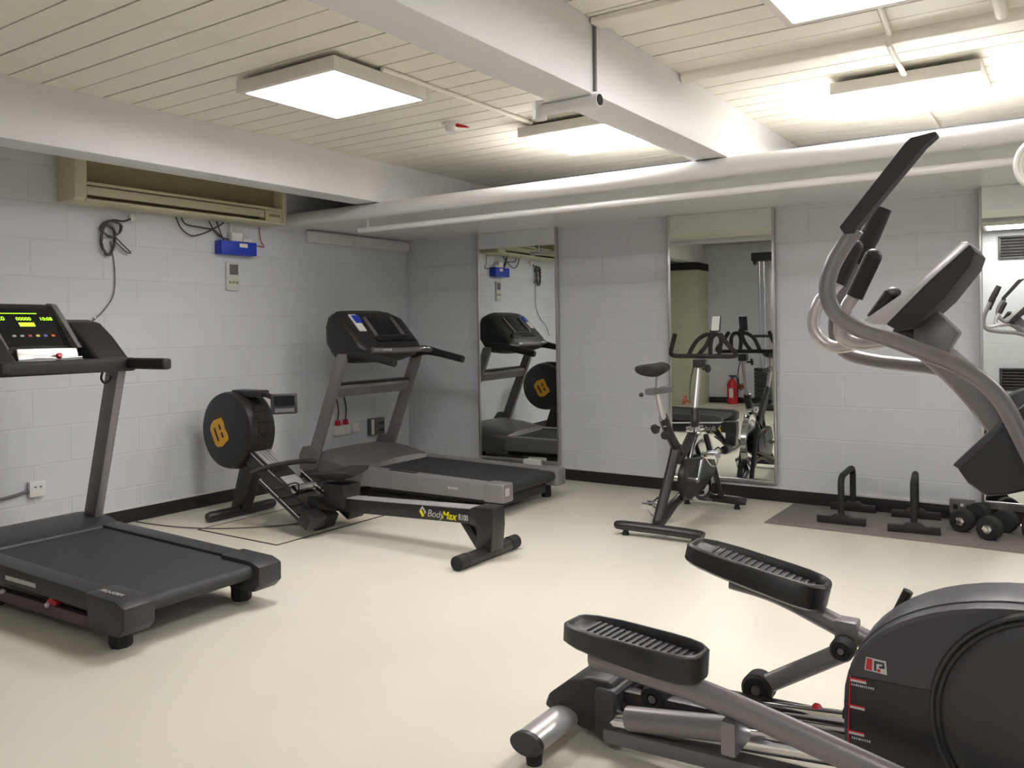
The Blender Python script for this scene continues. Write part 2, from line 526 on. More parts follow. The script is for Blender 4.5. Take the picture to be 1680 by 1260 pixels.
def coil_pts(c, ry, rz, turns, x0, dx, n=14):
    return [(x0 + dx * math.sin(k * 1.7), c[0] + ry * math.cos(2 * PI * k / n) * (1 + 0.12 * math.sin(k * .9)), c[1] + rz * math.sin(2 * PI * k / n) * (1 + 0.1 * math.cos(k * 1.3))) for k in range(int(turns * n) + 1)]
t = thing('cable_bundle', 'tied loops of grey cable hanging from the wall under the air conditioner', 'cable', (0.02, -2.89, 1.7))
B().tube(coil_pts((-2.905, 1.83), 0.045, 0.095, 4, 0.03, 0.012), 0.0055, 8, 3).obj('cable_loops', 'cable', t)
B().tube(coil_pts((-2.885, 1.90), 0.065, 0.05, 3, 0.034, 0.014), 0.005, 8, 3).obj('cable_loops', 'cable', t)
B().tube([(0.03, -2.87, 1.86), (0.04, -2.80, 1.79), (0.04, -2.76, 1.755), (0.035, -2.79, 1.76), (0.03, -2.87, 1.83)], 0.005, 8).obj('cable_loops', 'cable', t)
B().tube([(0.03, -2.92, 1.93), (0.03, -2.87, 1.955), (0.03, -2.80, 1.955), (0.03, -2.75, 1.975)], 0.006, 8).obj('feed_cable', 'cabled', t)
B().tube([(0.012, -2.88, 1.82), (0.012, -2.855, 1.65), (0.012, -2.862, 1.49), (0.012, -2.92, 1.39), (0.012, -3.0, 1.315), (0.014, -3.06, 1.285), (0.02, -3.14, 1.22), (0.02, -3.2, 1.12)], 0.0035, 8).obj('trailing_cable', 'cable', t)
B().box(0.0, 0.02, -3.0, -2.985, 1.325, 1.337, 0.003).obj('cable_clip', 'white', t)
t = thing('cable_plug', 'small white plug connector on the wall below the air conditioner', 'plug', (0.0, -2.74, 1.96))
B().box(0.0, 0.035, -2.755, -2.72, 1.965, 2.005, 0.006).obj('plug_body', 'white', t)
B().cyl((0.02, -2.737, 1.955), (0.02, -2.737, 1.975), 0.008).obj('pin', 'alu', t)

t = thing('blue_control_box', 'blue wall box with white plugs on top beneath the air conditioner', 'control box', (0.0, -1.94, 1.79))
B().box(0.0, 0.08, -2.09, -1.78, 1.792, 1.89, 0.006).obj('blue_case', 'blue', t)
B().box(0.08, 0.0815, -1.935, -1.865, 1.848, 1.876, 0.0).obj('label_plate', 'white', t)
B().box(0.01, 0.06, -1.985, -1.89, 1.89, 1.955, 0.006).obj('white_plug', 'white', t)
B().box(0.01, 0.06, -1.885, -1.80, 1.89, 1.915, 0.006).obj('white_plug', 'white', t)
B().cyl((0.03, -1.97, 1.955), (0.03, -1.97, 2.022), 0.006).obj('stem', 'white', t)
for pts in ([(0.03, -2.42, 2.022), (0.03, -2.38, 1.95), (0.03, -2.30, 1.905), (0.03, -2.2, 1.93), (0.03, -2.08, 1.99), (0.03, -2.03, 2.022)],
            [(0.02, -2.37, 2.022), (0.02, -2.33, 1.98), (0.02, -2.2, 1.97), (0.02, -2.1, 1.96), (0.03, -2.05, 1.91)],
            [(0.04, -2.1, 2.022), (0.04, -2.07, 1.95), (0.04, -2.04, 1.89)],
            [(0.02, -2.15, 2.022), (0.03, -2.09, 1.93), (0.04, -2.0, 1.9)]):
    B().tube(pts, 0.005, 8).obj('wire', 'cabled', t)
B().tube([(0.012, -1.70, 2.022), (0.012, -1.69, 1.93), (0.012, -1.66, 1.875), (0.012, -1.72, 1.878), (0.012, -1.79, 1.87)], 0.0035, 8).obj('red_wire', 'copper', t)

t = thing('wall_thermostat', 'ivory wall controller with small grey display under the blue box', 'thermostat', (0.0, -1.95, 1.53))
B().box(0.0, 0.02, -2.005, -1.895, 1.535, 1.74, 0.005).obj('case', 'ivory2', t)
B().box(0.02, 0.022, -1.98, -1.905, 1.65, 1.725, 0.001).obj('display', 'greyt', t)
for k in range(3):
    B().box(0.02, 0.023, -1.985 + k * 0.03, -1.965 + k * 0.03, 1.585, 1.603, 0.002).obj('button', 'offdark', t)

t = thing('wall_socket', 'single white socket with cable low on the left wall', 'socket', (0.0, -3.365, 0.27))
B().box(0.0, 0.035, -3.412, -3.318, 0.272, 0.364, 0.005).obj('socket_plate', 'white', t)
for yy in (-3.38, -3.35):
    B().box(0.035, 0.0365, yy - 0.006, yy + 0.006, 0.325, 0.335, 0).obj('slot', 'greyt', t)
B().tube([(0.012, -3.41, 0.31), (0.012, -3.6, 0.285), (0.012, -4.2, 0.27)], 0.009, 8).obj('cable', 'cable', t)

t = thing('double_socket', 'white double socket with red plugs on the wall behind the far treadmill', 'socket', (0.0, -0.87, 0.36))
B().box(0.0, 0.035, -0.965, -0.79, 0.362, 0.445, 0.005).obj('socket_plate', 'white', t)
for yy in (-0.93, -0.84):
    B().prism([(yy - 0.022, 0.445), (yy + 0.022, 0.445), (yy + 0.012, 0.49), (yy - 0.012, 0.49)], 'x', 0.006, 0.04, 0.003).obj('red_plug', 'red', t)
    B().tube([(0.022, yy, 0.488), (0.022, yy + 0.01, 0.58), (0.02, yy - 0.02, 0.72)], 0.005, 8).obj('lead', 'cabled', t)
B().box(0.0, 0.03, -0.77, -0.68, 0.37, 0.445, 0.005).obj('spur_plate', 'white', t)
t = thing('junction_box', 'grey metal junction box on the wall beside the double socket', 'junction box', (0.0, -0.47, 0.32))
B().box(0.0, 0.05, -0.56, -0.39, 0.32, 0.465, 0.005).obj('case', 'sock', t)
B().box(0.05, 0.058, -0.56, -0.53, 0.33, 0.46, 0.003).obj('cover_flange', 'white', t)
for k in range(4):
    B().ball((0.053, -0.45 + 0.03 * (k % 2), 0.36 + 0.06 * (k // 2)), 0.008, 10).obj('screw', 'dark_gap', t)

# ------------------------------------------------------------------ mirrors on the back wall
def make_mirror():
    t = thing('wall_mirror', '', 'mirror', (0, 0, 0), local=True)
    B().box(-0.372, 0.372, -0.02, -0.006, 0.145, 2.048).obj('glass', 'mirror', t, flat=True)
    fr = B()
    for s in (-1, 1):
        fr.box(min(s * 0.372, s * 0.39), max(s * 0.372, s * 0.39), -0.03, -0.002, 0.127, 2.048, 0.003)
    fr.box(-0.372, 0.372, -0.03, -0.002, 0.127, 0.145, 0.003)
    fr.obj('frame', 'alu', t)
    return t
mr = make_mirror()
mr.location = (1.238, -0.03, 0); mr.rotation_euler = (0.004, 0, 0.050); mr['label'] = 'tall wall mirror behind the far treadmill'; mr['group'] = 'tall wall mirrors'
m2 = dup(mr, (2.993, -0.03, 0), 'tall wall mirror behind the spin bike', group='tall wall mirrors'); m2.rotation_euler = (0.004, 0, 0.048)
m3 = dup(mr, (5.016, -0.022, 0), 'tall wall mirror at the right edge behind the elliptical console', group='tall wall mirrors'); m3.rotation_euler = (0.004, 0, 0.027)

# ------------------------------------------------------------------ far side of the room, seen in the mirrors
EX, EY = 1.385, -6.88
t = thing('fire_extinguisher', 'red fire extinguisher by the far skirting, seen in the middle mirror', 'extinguisher', (EX, EY, 0))
B().lathe([(0, 0), (0.07, 0), (0.078, 0.01), (0.078, 0.3), (0.06, 0.35), (0.025, 0.37), (0.02, 0.39), (0, 0.39)], (EX, EY, 0), (0, 0, 1)).obj('cylinder', 'red', t)
B().box(EX - 0.02, EX + 0.02, EY - 0.02, EY + 0.02, 0.385, 0.42, 0.004).obj('valve', 'black', t)
B().box(EX - 0.05, EX + 0.07, EY - 0.01, EY + 0.01, 0.415, 0.435, 0.003).obj('lever', 'black', t)
B().tube([(EX, EY + 0.02, 0.4), (EX + 0.07, EY + 0.05, 0.42), (EX + 0.1, EY + 0.06, 0.3), (EX + 0.09, EY + 0.06, 0.12)], 0.01, 8).obj('hose', 'black', t)
B().box(EX - 0.03, EX + 0.03, EY + 0.0725, EY + 0.079, 0.1, 0.24, 0).obj('instruction_label', 'white', t)

t = thing('cable_tower', 'tall chrome and black cable machine reflected in the middle mirror', 'cable machine', (2.130, -6.3, 0))
B().box(1.830, 2.430, -6.6, -6.0, 0, 0.06, 0.01).obj('base', 'black2', t)
for x in (1.960, 2.020):
    B().cyl((x, -6.2, 0.06), (x, -6.2, 2.15), 0.017).obj('guide_rod', 'chrome', t)
B().box(2.060, 2.140, -6.35, -6.25, 0.06, 2.2, 0.008).obj('upright', 'silver', t)
B().box(2.180, 2.260, -6.4, -6.3, 0.06, 2.2, 0.008).obj('upright', 'greyt', t)
B().box(1.860, 2.380, -6.4, -6.12, 2.1, 2.22, 0.015).obj('top_frame', 'black2', t)
B().lathe([(0, -0.015), (0.06, -0.015), (0.05, 0), (0.06, 0.015), (0, 0.015)], (1.920, -6.1, 2.1), (1, 0, 0)).obj('pulley', 'black', t)
for k in range(9):
    B().box(1.880, 2.100, -6.25, -6.13, 0.1 + k * 0.055, 0.148 + k * 0.055, 0.004).obj('weight_plate', 'black', t)
B().box(1.880, 2.100, -6.25, -6.13, 1.02, 1.06, 0.006).obj('handle_carriage', 'black', t)

def vent(zc, label):
    t = thing('wall_vent', label, 'vent', (5.000, RY, zc), group='dark wall vents')
    fr = B()
    fr.box(4.620, 5.380, RY, RY + 0.03, zc - 0.15, zc - 0.125, 0.003).box(4.620, 5.380, RY, RY + 0.03, zc + 0.125, zc + 0.15, 0.003)
    fr.box(4.620, 4.650, RY, RY + 0.03, zc - 0.125, zc + 0.125, 0.003).box(5.350, 5.380, RY, RY + 0.03, zc - 0.125, zc + 0.125, 0.003)
    fr.box(4.98, 4.995, RY, RY + 0.03, zc - 0.125, zc + 0.125, 0.003)
    fr.obj('vent_frame', 'vent', t)
    B().box(4.650, 5.350, RY, RY + 0.006, zc - 0.125, zc + 0.125).obj('backing', 'dark_gap', t)
    for k in range(6):
        z = zc - 0.11 + k * 0.04
        B().prism([(RY + 0.008, z - 0.004), (RY + 0.026, z + 0.008), (RY + 0.026, z + 0.012), (RY + 0.008, z)], 'x', 4.650, 5.350).obj('slat', 'ventslat', t)
vent(2.16, 'upper grey vent high on the far wall, seen in the right mirror')
vent(0.43, 'lower dark vent on the far wall, seen in the right mirror')

t = thing('tall_cupboard', 'tall cream cupboard by the far wall, seen in the middle mirror', 'cupboard', (0.6, -6.7, 0))
B().box(0.1, 1.0, -6.985, -6.42, 0.0, 2.04, 0.006).obj('cabinet_body', 'door', t)
for a, c in ((0.11, 0.547), (0.553, 0.99)):
    dr = B().box(a, c, -6.42, -6.40, 0.06, 2.02, 0.004).obj('door', 'door', t)
    B().box((a if a > 0.4 else c - 0.03) + 0.005, (a if a > 0.4 else c - 0.03) + 0.02, -6.40, -6.38, 1.0, 1.14, 0.003).obj('handle', 'alu', dr)
B().box(0.08, 1.02, -6.985, -6.38, 2.04, 2.145, 0.006).obj('gap_shade_block', 'dark_gap', t)  # dark block stands in for the shaded gap above the cupboard

# ------------------------------------------------------------------ floor hatch
t = thing('floor_hatch', 'flush cream floor hatch outlined in black under the rower', 'hatch', (0.94, -2.2, 0))
fr = B()
fr.box(0.57, 1.31, -2.672, -2.660, 0.0, 0.0025).box(0.57, 1.31, -1.76, -1.748, 0.0, 0.0025)
fr.box(0.57, 0.582, -2.66, -1.76, 0.0, 0.0025).box(1.298, 1.31, -2.66, -1.76, 0.0, 0.0025)
fr.obj('hatch_frame', 'dark_gap', t)
B().box(0.582, 1.298, -2.66, -1.76, 0.0, 0.0018).obj('hatch_cover', 'hatch', t)
single(B().tube([(0.03, -2.75, 0.004), (0.3, -2.72, 0.004), (0.57, -2.65, 0.006), (0.8, -2.5, 0.006), (1.0, -2.25, 0.006), (1.05, -2.0, 0.006)], 0.0035, 8), 'floor_cable', 'cable', 'thin grey cable lying across the floor hatch', 'cable')

# ------------------------------------------------------------------ treadmill at the left edge
t = t1 = thing('treadmill', 'black treadmill with lit green display at the left edge', 'treadmill', (1.3, -3.745, 0))
def zt(x): return 0.2 + (2.12 - x) * 0.028
NY, FY = -4.12, -3.37
for (a, c) in ((NY, NY + 0.095), (FY - 0.095, FY)):
    B().prism([(0.75, zt(0.75) - 0.075), (0.75, zt(0.75)), (1.92, zt(1.92)), (1.92, zt(1.92) - 0.075)], 'y', a, c, 0.01).obj('foot_rail', 'char', t)
cz = zt(2.07) - 0.045
bl = [(0.72, zt(0.72) - 0.014)] + [(2.07, zt(2.07) - 0.014)] + [(2.07 + 0.031 * math.sin(q), cz + 0.031 * math.cos(q)) for q in (0.5, 1.0, 1.57, 2.1, 2.7)] + [(2.07, cz - 0.031), (0.72, zt(0.72) - 0.07)]
B().prism(bl, 'y', NY + 0.095, FY - 0.095).obj('belt', 'belt', t)
for (a, c, lab) in ((NY - 0.015, NY + 0.12, 1), (FY - 0.12, FY + 0.012, 0)):
    B().prism([(1.9, 0.095), (1.88, zt(1.9) + 0.006), (2.08, zt(2.1) + 0.006), (2.14, zt(2.16) - 0.012), (2.14, 0.105), (2.10, 0.07), (1.95, 0.065)], 'y', a, c, 0.012).obj('rear_cap', 'char', t)
text_mesh('cap_lettering', 'PRO-FORM', 0.03, Matrix.Translation((1.905, NY + 0.03, zt(2.0) + 0.0085)), 'print', t, 0.0004)
for (x, y) in ((2.0, NY + 0.06), (1.95, FY - 0.06)):
    B().lathe([(0, 0), (0.04, 0), (0.046, 0.012), (0.046, 0.06), (0.04, 0.075), (0, 0.075)], (x, y, 0), (0, 0, 1), 8).obj('rear_foot', 'rubber', t)
B().box(0.6, 1.9, NY + 0.16, FY - 0.1, 0.1, zt(1.9) - 0.065, 0.01).obj('under_tray', 'black', t)
B().box(0.85, 1.94, NY + 0.02, NY + 0.06, 0.052, 0.1, 0.006).obj('lift_frame', 'plum', t)
B().box(0.85, 1.94, FY - 0.06, FY - 0.02, 0.052, 0.1, 0.006).obj('lift_frame', 'plum', t)
B().box(1.26, 1.5, NY - 0.002, NY + 0.002, zt(1.4) - 0.053, zt(1.4) - 0.035).obj('side_label', 'print', t)
B().prism([(1.535, 0.108), (1.575, 0.138), (1.62, 0.118), (1.6, 0.1)], 'y', NY + 0.02, NY + 0.045, 0.004).obj('red_latch', 'red', t)
for x in (1.2, 1.56):
    B().ball((x, NY + 0.015, 0.102), 0.012, 10).obj('bolt', 'print', t)
for y in (NY + 0.07, FY - 0.07):
    B().cyl((1.05, y - 0.02, 0.036), (1.05, y + 0.02, 0.036), 0.036, bev=0.006).obj('front_wheel', 'rubber', t)
B().prism([(0.48, 0.07), (0.48, 0.19), (0.535, 0.245), (0.70, 0.268), (0.86, 0.25), (0.93, 0.228), (0.93, 0.15), (0.9, 0.07)], 'y', NY - 0.005, FY + 0.005, 0.025, 3).obj('motor_hood', 'char', t)
for (a, c) in ((NY + 0.025, NY + 0.075), (FY - 0.075, FY - 0.025)):
    B().prism([(0.69, 0.2), (0.80, 0.2), (1.05, 1.05), (0.935, 1.05)], 'y', a, c, 0.014).obj('upright', 'greyp', t)
B().box(0.985, 1.125, NY + 0.02, FY - 0.02, 1.035, 1.105, 0.02, 3).obj('crossbar', 'black', t)
for y, xe in ((NY + 0.05, 1.2), (FY - 0.05, 1.42)):
    B().box(1.08, xe, y - 0.027, y + 0.027, 1.047, 1.103, 0.018, 3).obj('handrail_grip', 'grip', t)
CP = [(0.95, 1.105), (0.715, 1.372), (0.68, 1.385), (0.63, 1.36), (0.80, 1.06), (0.95, 1.06)]
B().prism(CP, 'y', -3.94, -3.605, 0.008).obj('console_body', 'black', t)
for (a, c) in ((-3.607, -3.578), (-3.968, -3.938)):
    B().prism([(0.965, 1.16), (0.725, 1.385), (0.675, 1.392), (0.62, 1.36), (0.86, 1.13)], 'y', a, c, 0.008).obj('console_bezel', 'greyp', t)
fo, fu = Vector((0.95, 0, 1.105)), (Vector((0.715, 0, 1.372)) - Vector((0.95, 0, 1.105)))
FL = fu.length; fu.normalize(); fn = Vector((-fu.z, 0, fu.x)) * -1
def cface(b, v0, v1, y0, y1, h0, h1, bev=0.0):
    p = []
    for v, h in ((v0, h0), (v1, h0), (v1, h1), (v0, h1)):
        q = fo + fu * v + fn * h
        p.append((q.x, q.z))
    return b.prism(p, 'y', y0, y1, bev)
scr = cface(B(), 0.09, 0.335, -3.92, -3.625, -0.001, 0.004, 0.001).obj('screen', 'screen', t)
def led(y, v, s, size):
    q = fo + fu * v + fn * 0.0052
    mx = Matrix(((0, fu.x, fn.x, q.x), (1, 0, 0, y), (0, fu.z, fn.z, q.z), (0, 0, 0, 1)))
    return text_mesh('led_digits', s, size, mx, 'led', scr, 0.0003, 0.0002)
led(-3.91, 0.255, '0.0', 0.035); led(-3.815, 0.255, '00000', 0.03); led(-3.70, 0.255, '10:08', 0.03)
cface(B(), 0.215, 0.24, -3.81, -3.735, 0.004, 0.005).obj('led_bar', 'led', scr)
cface(B(), 0.3, 0.304, -3.90, -3.70, 0.004, 0.005).obj('led_line', 'led', scr)
for k, m_ in enumerate(('greybtn', 'greybtn', 'pinkbtn', 'yelbtn', 'bluebtn', 'orange')):
    cface(B(), 0.145, 0.158, -3.87 + k * 0.038, -3.852 + k * 0.038, 0.004, 0.007, 0.002).obj('button', m_, scr)
B().box(0.93, 1.02, -3.93, -3.615, 1.103, 1.118, 0.005).obj('key_tray', 'chrome', t)
B().prism([(0.925, 1.115), (0.955, 1.16), (0.985, 1.16), (1.0, 1.115)], 'y', -3.92, -3.625, 0.006).obj('tray_lip', 'alu', t)
B().lathe([(0, 0), (0.014, 0), (0.016, 0.008), (0.012, 0.02), (0, 0.022)], (1.01, -3.735, 1.118), (1, 0, 0.6), 14).obj('safety_key', 'red', t)
for (a, c) in ((-3.58, -3.405), (-4.085, -3.965)):
    B().prism([(0.66, 1.06), (0.63, 1.22), (0.66, 1.285), (0.74, 1.305), (0.84, 1.285), (0.95, 1.215), (1.09, 1.10), (1.09, 1.05)], 'y', a, c, 0.018, 3).obj('side_pod', 'black', t)
B().box(1.03, 1.05, -3.56, -3.44, 1.104, 1.1065).obj('rail_label', 'print', t)
B().tube([(0.99, -3.49, 1.045), (0.985, -3.50, 1.0), (0.99, -3.485, 0.975), (1.0, -3.465, 0.985), (1.0, -3.455, 1.01)], 0.006, 8).obj('hook', 'black', t)

t1.rotation_euler.z = 0.03

# ------------------------------------------------------------------ treadmill in the far corner (own frame: origin at the rear centre)
t = thing('treadmill', 'grey treadmill with black console in the far corner', 'treadmill', (2.0, -1.02, 0), 0.02, local=True)
HW = 0.41
for s in (-1, 1):
    a, c = sorted((s * (HW - 0.10), s * HW))
    B().prism([(-1.32, 0.10), (-1.32, 0.235), (-0.1, 0.212), (-0.1, 0.10)], 'y', a, c, 0.012).obj('foot_rail', 'greym', t)
    a, c = sorted((s * (HW - 0.12), s * (HW + 0.006)))
    B().box(-0.13, 0.03, a, c, 0.092, 0.218, 0.018, 3).obj('rear_cap', 'greym', t)
    B().cyl((-0.1, s * (HW - 0.06), 0), (-0.1, s * (HW - 0.06), 0.095), 0.035).obj('rear_foot', 'rubber', t)
    B().cyl((-1.5, s * (HW - 0.06), 0), (-1.5, s * (HW - 0.06), 0.1), 0.04).obj('front_foot', 'rubber', t)
    B().prism([(-1.80, 0.18), (-1.66, 0.18), (-1.63, 0.33), (-1.68, 0.36), (-1.76, 0.36), (-1.80, 0.3)], 'y', s * 0.43 - 0.035, s * 0.43 + 0.035, 0.012).obj('upright_boot', 'greyt', t)
    B().prism([(-1.75, 0.22), (-1.65, 0.22), (-1.31, 1.06), (-1.40, 1.06)], 'y', s * 0.43 - 0.025, s * 0.43 + 0.025, 0.012).obj('upright', 'greyp', t)
    B().tube([(-1.38, s * 0.39, 1.05), (-1.25, s * 0.4, 1.065), (-1.1, s * 0.405, 1.04), (-0.88, s * 0.405, 0.995)], [0.05, (0.038, 0.034), (0.03, 0.028), (0.028, 0.026)], 14).obj('handrail', 'black', t)
B().box(0.034, 0.0355, -HW + 0.01, -HW + 0.06, 0.14, 0.19).obj('sticker', 'print', t)
zb = 0.2
bl = [(-1.3, 0.222), (-0.02, 0.198)] + [(-0.02 + 0.033 * math.sin(q), 0.165 + 0.033 * math.cos(q)) for q in (0.5, 1.0, 1.57, 2.1, 2.7)] + [(-0.02, 0.132), (-1.3, 0.132)]
B().prism(bl, 'y', -HW + 0.1, HW - 0.1).obj('belt', 'belt', t)
B().box(-1.25, -0.06, -HW + 0.13, HW - 0.13, 0.045, 0.132, 0.01).obj('under_tray', 'black', t)
q = B()
for k in range(12):
    q.box(-0.98 + k * 0.021, -0.98 + k * 0.021 + random.uniform(0.010, 0.016), -HW + 0.03, -HW + 0.07, 0.2275 - 0.0004 * k, 0.2315 - 0.0004 * k)
q.obj('rail_print', 'black', t)
q = B()
for k in range(7):
    q.box(-0.42 + k * 0.012, -0.42 + k * 0.012 + random.uniform(0.005, 0.009), -HW - 0.0008, -HW + 0.002, 0.152, 0.168)
q.obj('side_print', 'print', t)
rings = []
hp = [(-1.85, 0.06), (-1.85, 0.2), (-1.78, 0.285), (-1.62, 0.315), (-1.42, 0.29), (-1.2, 0.243), (-1.16, 0.2), (-1.2, 0.09)]
for y, s, dz in ((-HW - 0.01, 0.9, -0.03), (-HW + 0.05, 1.0, -0.005), (-0.2, 1.0, 0.012), (0, 1.0, 0.016), (0.2, 1.0, 0.012), (HW - 0.05, 1.0, -0.005), (HW + 0.01, 0.9, -0.03)):
    rings.append([(-1.5 + (u + 1.5) * s, y, 0.1 + (v - 0.1) * s + dz * (v > 0.2)) for u, v in hp])
B().loft(rings).obj('motor_hood', 'greyt', t)
B().prism([(-1.55, 0.735), (-1.45, 0.735), (-1.42, 0.80), (-1.43, 0.825), (-1.51, 0.83), (-1.53, 0.8)], 'y', -0.404, 0.404, 0.01).obj('crossbar', 'greyp', t)
B().box(-1.51, -1.432, -0.405, 0.405, 0.83, 0.842, 0.004).obj('crossbar_tray', 'black', t)
cp = [(-1.60, 1.05), (-1.66, 1.14), (-1.665, 1.28), (-1.635, 1.355), (-1.56, 1.385), (-1.48, 1.355), (-1.27, 1.13), (-1.24, 1.08), (-1.30, 1.02), (-1.42, 0.985), (-1.53, 0.99)]
rings = []
for y, s in ((-0.42, 0.72), (-0.405, 0.86), (-0.36, 0.97), (-0.2, 1.0), (0.1, 1.0), (0.2, 0.95), (0.27, 0.84), (0.30, 0.70)):
    rings.append([(-1.37 + (u + 1.45) * s, y, 1.15 + (v - 1.15) * s) for u, v in cp])
B().loft(rings).obj('console_body', 'black', t, sharp=0.9)
go, gu = Vector((-1.19, 0, 1.13)), (Vector((-1.40, 0, 1.355)) - Vector((-1.19, 0, 1.13)))
gu.normalize(); gn = Vector((gu.z, 0, -gu.x))
def gface(v0, v1, y0, y1, h0, h1, bev=0.0, s0=0.0):
    p = []
    for v, h in ((v0, h0), (v1, h0), (v1, h1), (v0, h1)):
        q = go + gu * v + gn * h
        p.append((q.x, q.z))
    return B().prism(p, 'y', y0, y1, bev)
gface(0.10, 0.275, -0.15, 0.08, -0.002, 0.004, 0.001).obj('screen', 'screen', t)
gface(0.08, 0.27, -0.205, -0.175, -0.002, 0.012, 0.003).obj('screen_trim', 'greyp', t)
gface(0.08, 0.27, 0.105, 0.135, -0.002, 0.012, 0.003).obj('screen_trim', 'greyp', t)
gface(0.02, 0.06, -0.22, 0.22, -0.002, 0.010, 0.003).obj('speaker_slot', 'screen', t)
gface(0.07, 0.085, -0.15, 0.16, -0.002, 0.012, 0.003).obj('ledge', 'char2', t)
st = gface(0.13, 0.30, -0.335, -0.26, -0.002, 0.006).obj('instruction_sticker', 'white', t)
gface(0.21, 0.29, -0.318, -0.245, 0.006, 0.0075).obj('sticker_panel', 'blue', st)
B().tube([(-1.155, -0.34, 1.085), (-1.135, -0.2, 1.08), (-1.13, 0, 1.078), (-1.135, 0.2, 1.08), (-1.17, 0.36, 1.07)], 0.02, 12).obj('pulse_bar', 'greyp', t)
for s in (-1, 1):
    a, c = sorted((s * 0.17, s * 0.28))
    B().box(-1.13, -1.11, a, c, 1.078, 1.096, 0.004).obj('pulse_plate', 'chrome', t)

# ------------------------------------------------------------------ rowing machine
t = thing('rowing_machine', 'black air rower with yellow emblem on its round fan cage', 'rowing machine', (1.5, -2.27, 0))
WC = Vector((0.445, 0, 0.578))
B().lathe([(0, 0), (0.225, 0), (0.248, 0.012), (0.256, 0.035), (0.256, 0.185), (0.248, 0.21), (0.225, 0.22), (0, 0.22)], (WC.x, -2.14, WC.z), (0, -1, 0), 56).obj('fan_cage', 'black', t)
B().lathe([(0.2575, 0), (0.261, 0.004), (0.261, 0.02), (0.2575, 0.024)], (WC.x, -2.2, WC.z), (0, -1, 0), 56).obj('cage_rib', 'black2', t)
for k in range(10):
    an = 0.9 - k * 0.28
    p = Vector((WC.x + 0.2575 * math.cos(an), -2.25, WC.z + 0.2575 * math.sin(an)))
    q = Matrix.Translation(p) @ Matrix.Rotation(-an, 4, 'Y')
    B().box(-0.003, 0.003, -0.045, 0.045, -0.028, 0.028, mx=q).obj('vent_slot', 'dark_gap', t)
for ey, er in ((-2.3606, -28), (-2.1394, -28)):
  emx = Matrix.Translation((0.385 if ey < -2.3 else 0.43, ey, 0.562)) @ Matrix.Rotation(math.radians(er), 4, 'Y') @ Matrix.Diagonal((1.3, 1, 0.95, 1))
  sg = 1 if ey < -2.3 else -1
  em = B().prism([(-0.042, -0.085), (-0.01, -0.1), (0.05, -0.085), (0.058, -0.05), (0.05, 0.0), (0.058, 0.05), (0.05, 0.085), (-0.01, 0.1), (-0.042, 0.085), (-0.058, 0.06), (-0.058, -0.06)], 'y', -0.002, 0.002, mx=emx).obj('emblem', 'gold', t)
  B().box(-0.030, -0.016, -0.003, 0.003, -0.05, 0.05, mx=emx).box(0.012, 0.026, -0.003, 0.003, -0.05, -0.01, mx=emx).box(0.012, 0.026, -0.003, 0.003, 0.01, 0.05, mx=emx).obj('emblem_slots', 'black', em)
# front leg and foot
B().prism([(0.40, 0.05), (0.52, 0.05), (0.64, 0.30), (0.74, 0.38), (0.60, 0.46), (0.50, 0.34)], 'y', -2.29, -2.21, 0.008).obj('front_leg', 'black2', t)
B().tube([(0.465, -2.52, 0.036), (0.465, -2.5, 0.036), (0.465, -2.0, 0.036), (0.465, -1.98, 0.036)], [0.026, 0.034, 0.034, 0.026], 16, smooth=False).obj('front_foot', 'black2', t)
# monitor
B().box(0.44, 0.70, -2.3, -2.2, 0.80, 0.845, 0.008).obj('top_bracket', 'black', t)
B().tube([(0.66, -2.25, 0.82), (0.74, -2.25, 0.815), (0.84, -2.25, 0.785)], 0.017, 10).obj('monitor_arm', 'black', t)
mm = Matrix.Translation((0.90, -2.25, 0.765)) @ Matrix.Rotation(math.radians(55), 4, 'Z') @ Matrix.Rotation(math.radians(-8), 4, 'X')
mo = B().box(-0.082, 0.082, -0.018, 0.018, -0.065, 0.065, 0.008, mx=mm).obj('monitor', 'black', t)
B().box(-0.065, 0.065, -0.0195, -0.018, -0.015, 0.05, mx=mm).obj('monitor_screen', 'screen', mo)
B().box(-0.06, 0.06, -0.0205, -0.018, -0.055, -0.03, 0.0, mx=mm).obj('monitor_keys', 'greyt', mo)
# inclined ramp
def along(p, q, s): return tuple(p[i] + (q[i] - p[i]) * s for i in range(len(p)))
r0, r1 = (0.60, 0.485), (1.30, 0.09)
dx, dz = r1[0] - r0[0], r1[1] - r0[1]
ln = math.hypot(dx, dz); ux, uz = dx / ln, dz / ln; nx, nz = -uz, ux
def ramp(a, c, h0, h1): return [(r0[0] + ux * s + nx * h, r0[1] + uz * s + nz * h) for s, h in ((a, h0), (c, h0), (c, h1), (a, h1))]
B().prism(ramp(0, ln, -0.1, -0.004), 'y', -2.325, -2.165, 0.008).obj('ramp_beam', 'black2', t)
B().prism(ramp(0.01, 0.27, -0.004, 0.002), 'y', -2.30, -2.175, 0.001).obj('ramp_cover', 'silver', t)
for yy in (-2.265, -2.24, -2.215):
    B().prism(ramp(0.015, 0.265, 0.002, 0.004), 'y', yy - 0.002, yy + 0.002).obj('cover_groove', 'greyt', t)
B().prism(ramp(0.37, 0.47, -0.004, 0.004), 'y', -2.31, -2.185, 0.001).obj('ramp_cover', 'silver', t)
for yy in (-2.327, -2.165):
    B().prism(ramp(0.0, 0.42, -0.012, -0.006), 'y', yy - 0.002, yy + 0.002).obj('edge_strip', 'silver', t)
B().cyl((1.07, -2.33, 0.245), (1.07, -2.16, 0.245), 0.026).obj('roller', 'chrome', t)
B().tube([(0.885, -2.52, 0.355), (0.885, -2.42, 0.372), (0.885, -2.25, 0.378), (0.885, -2.08, 0.372), (0.885, -1.98, 0.355)], 0.017, 12).obj('pull_handle', 'grip', t)
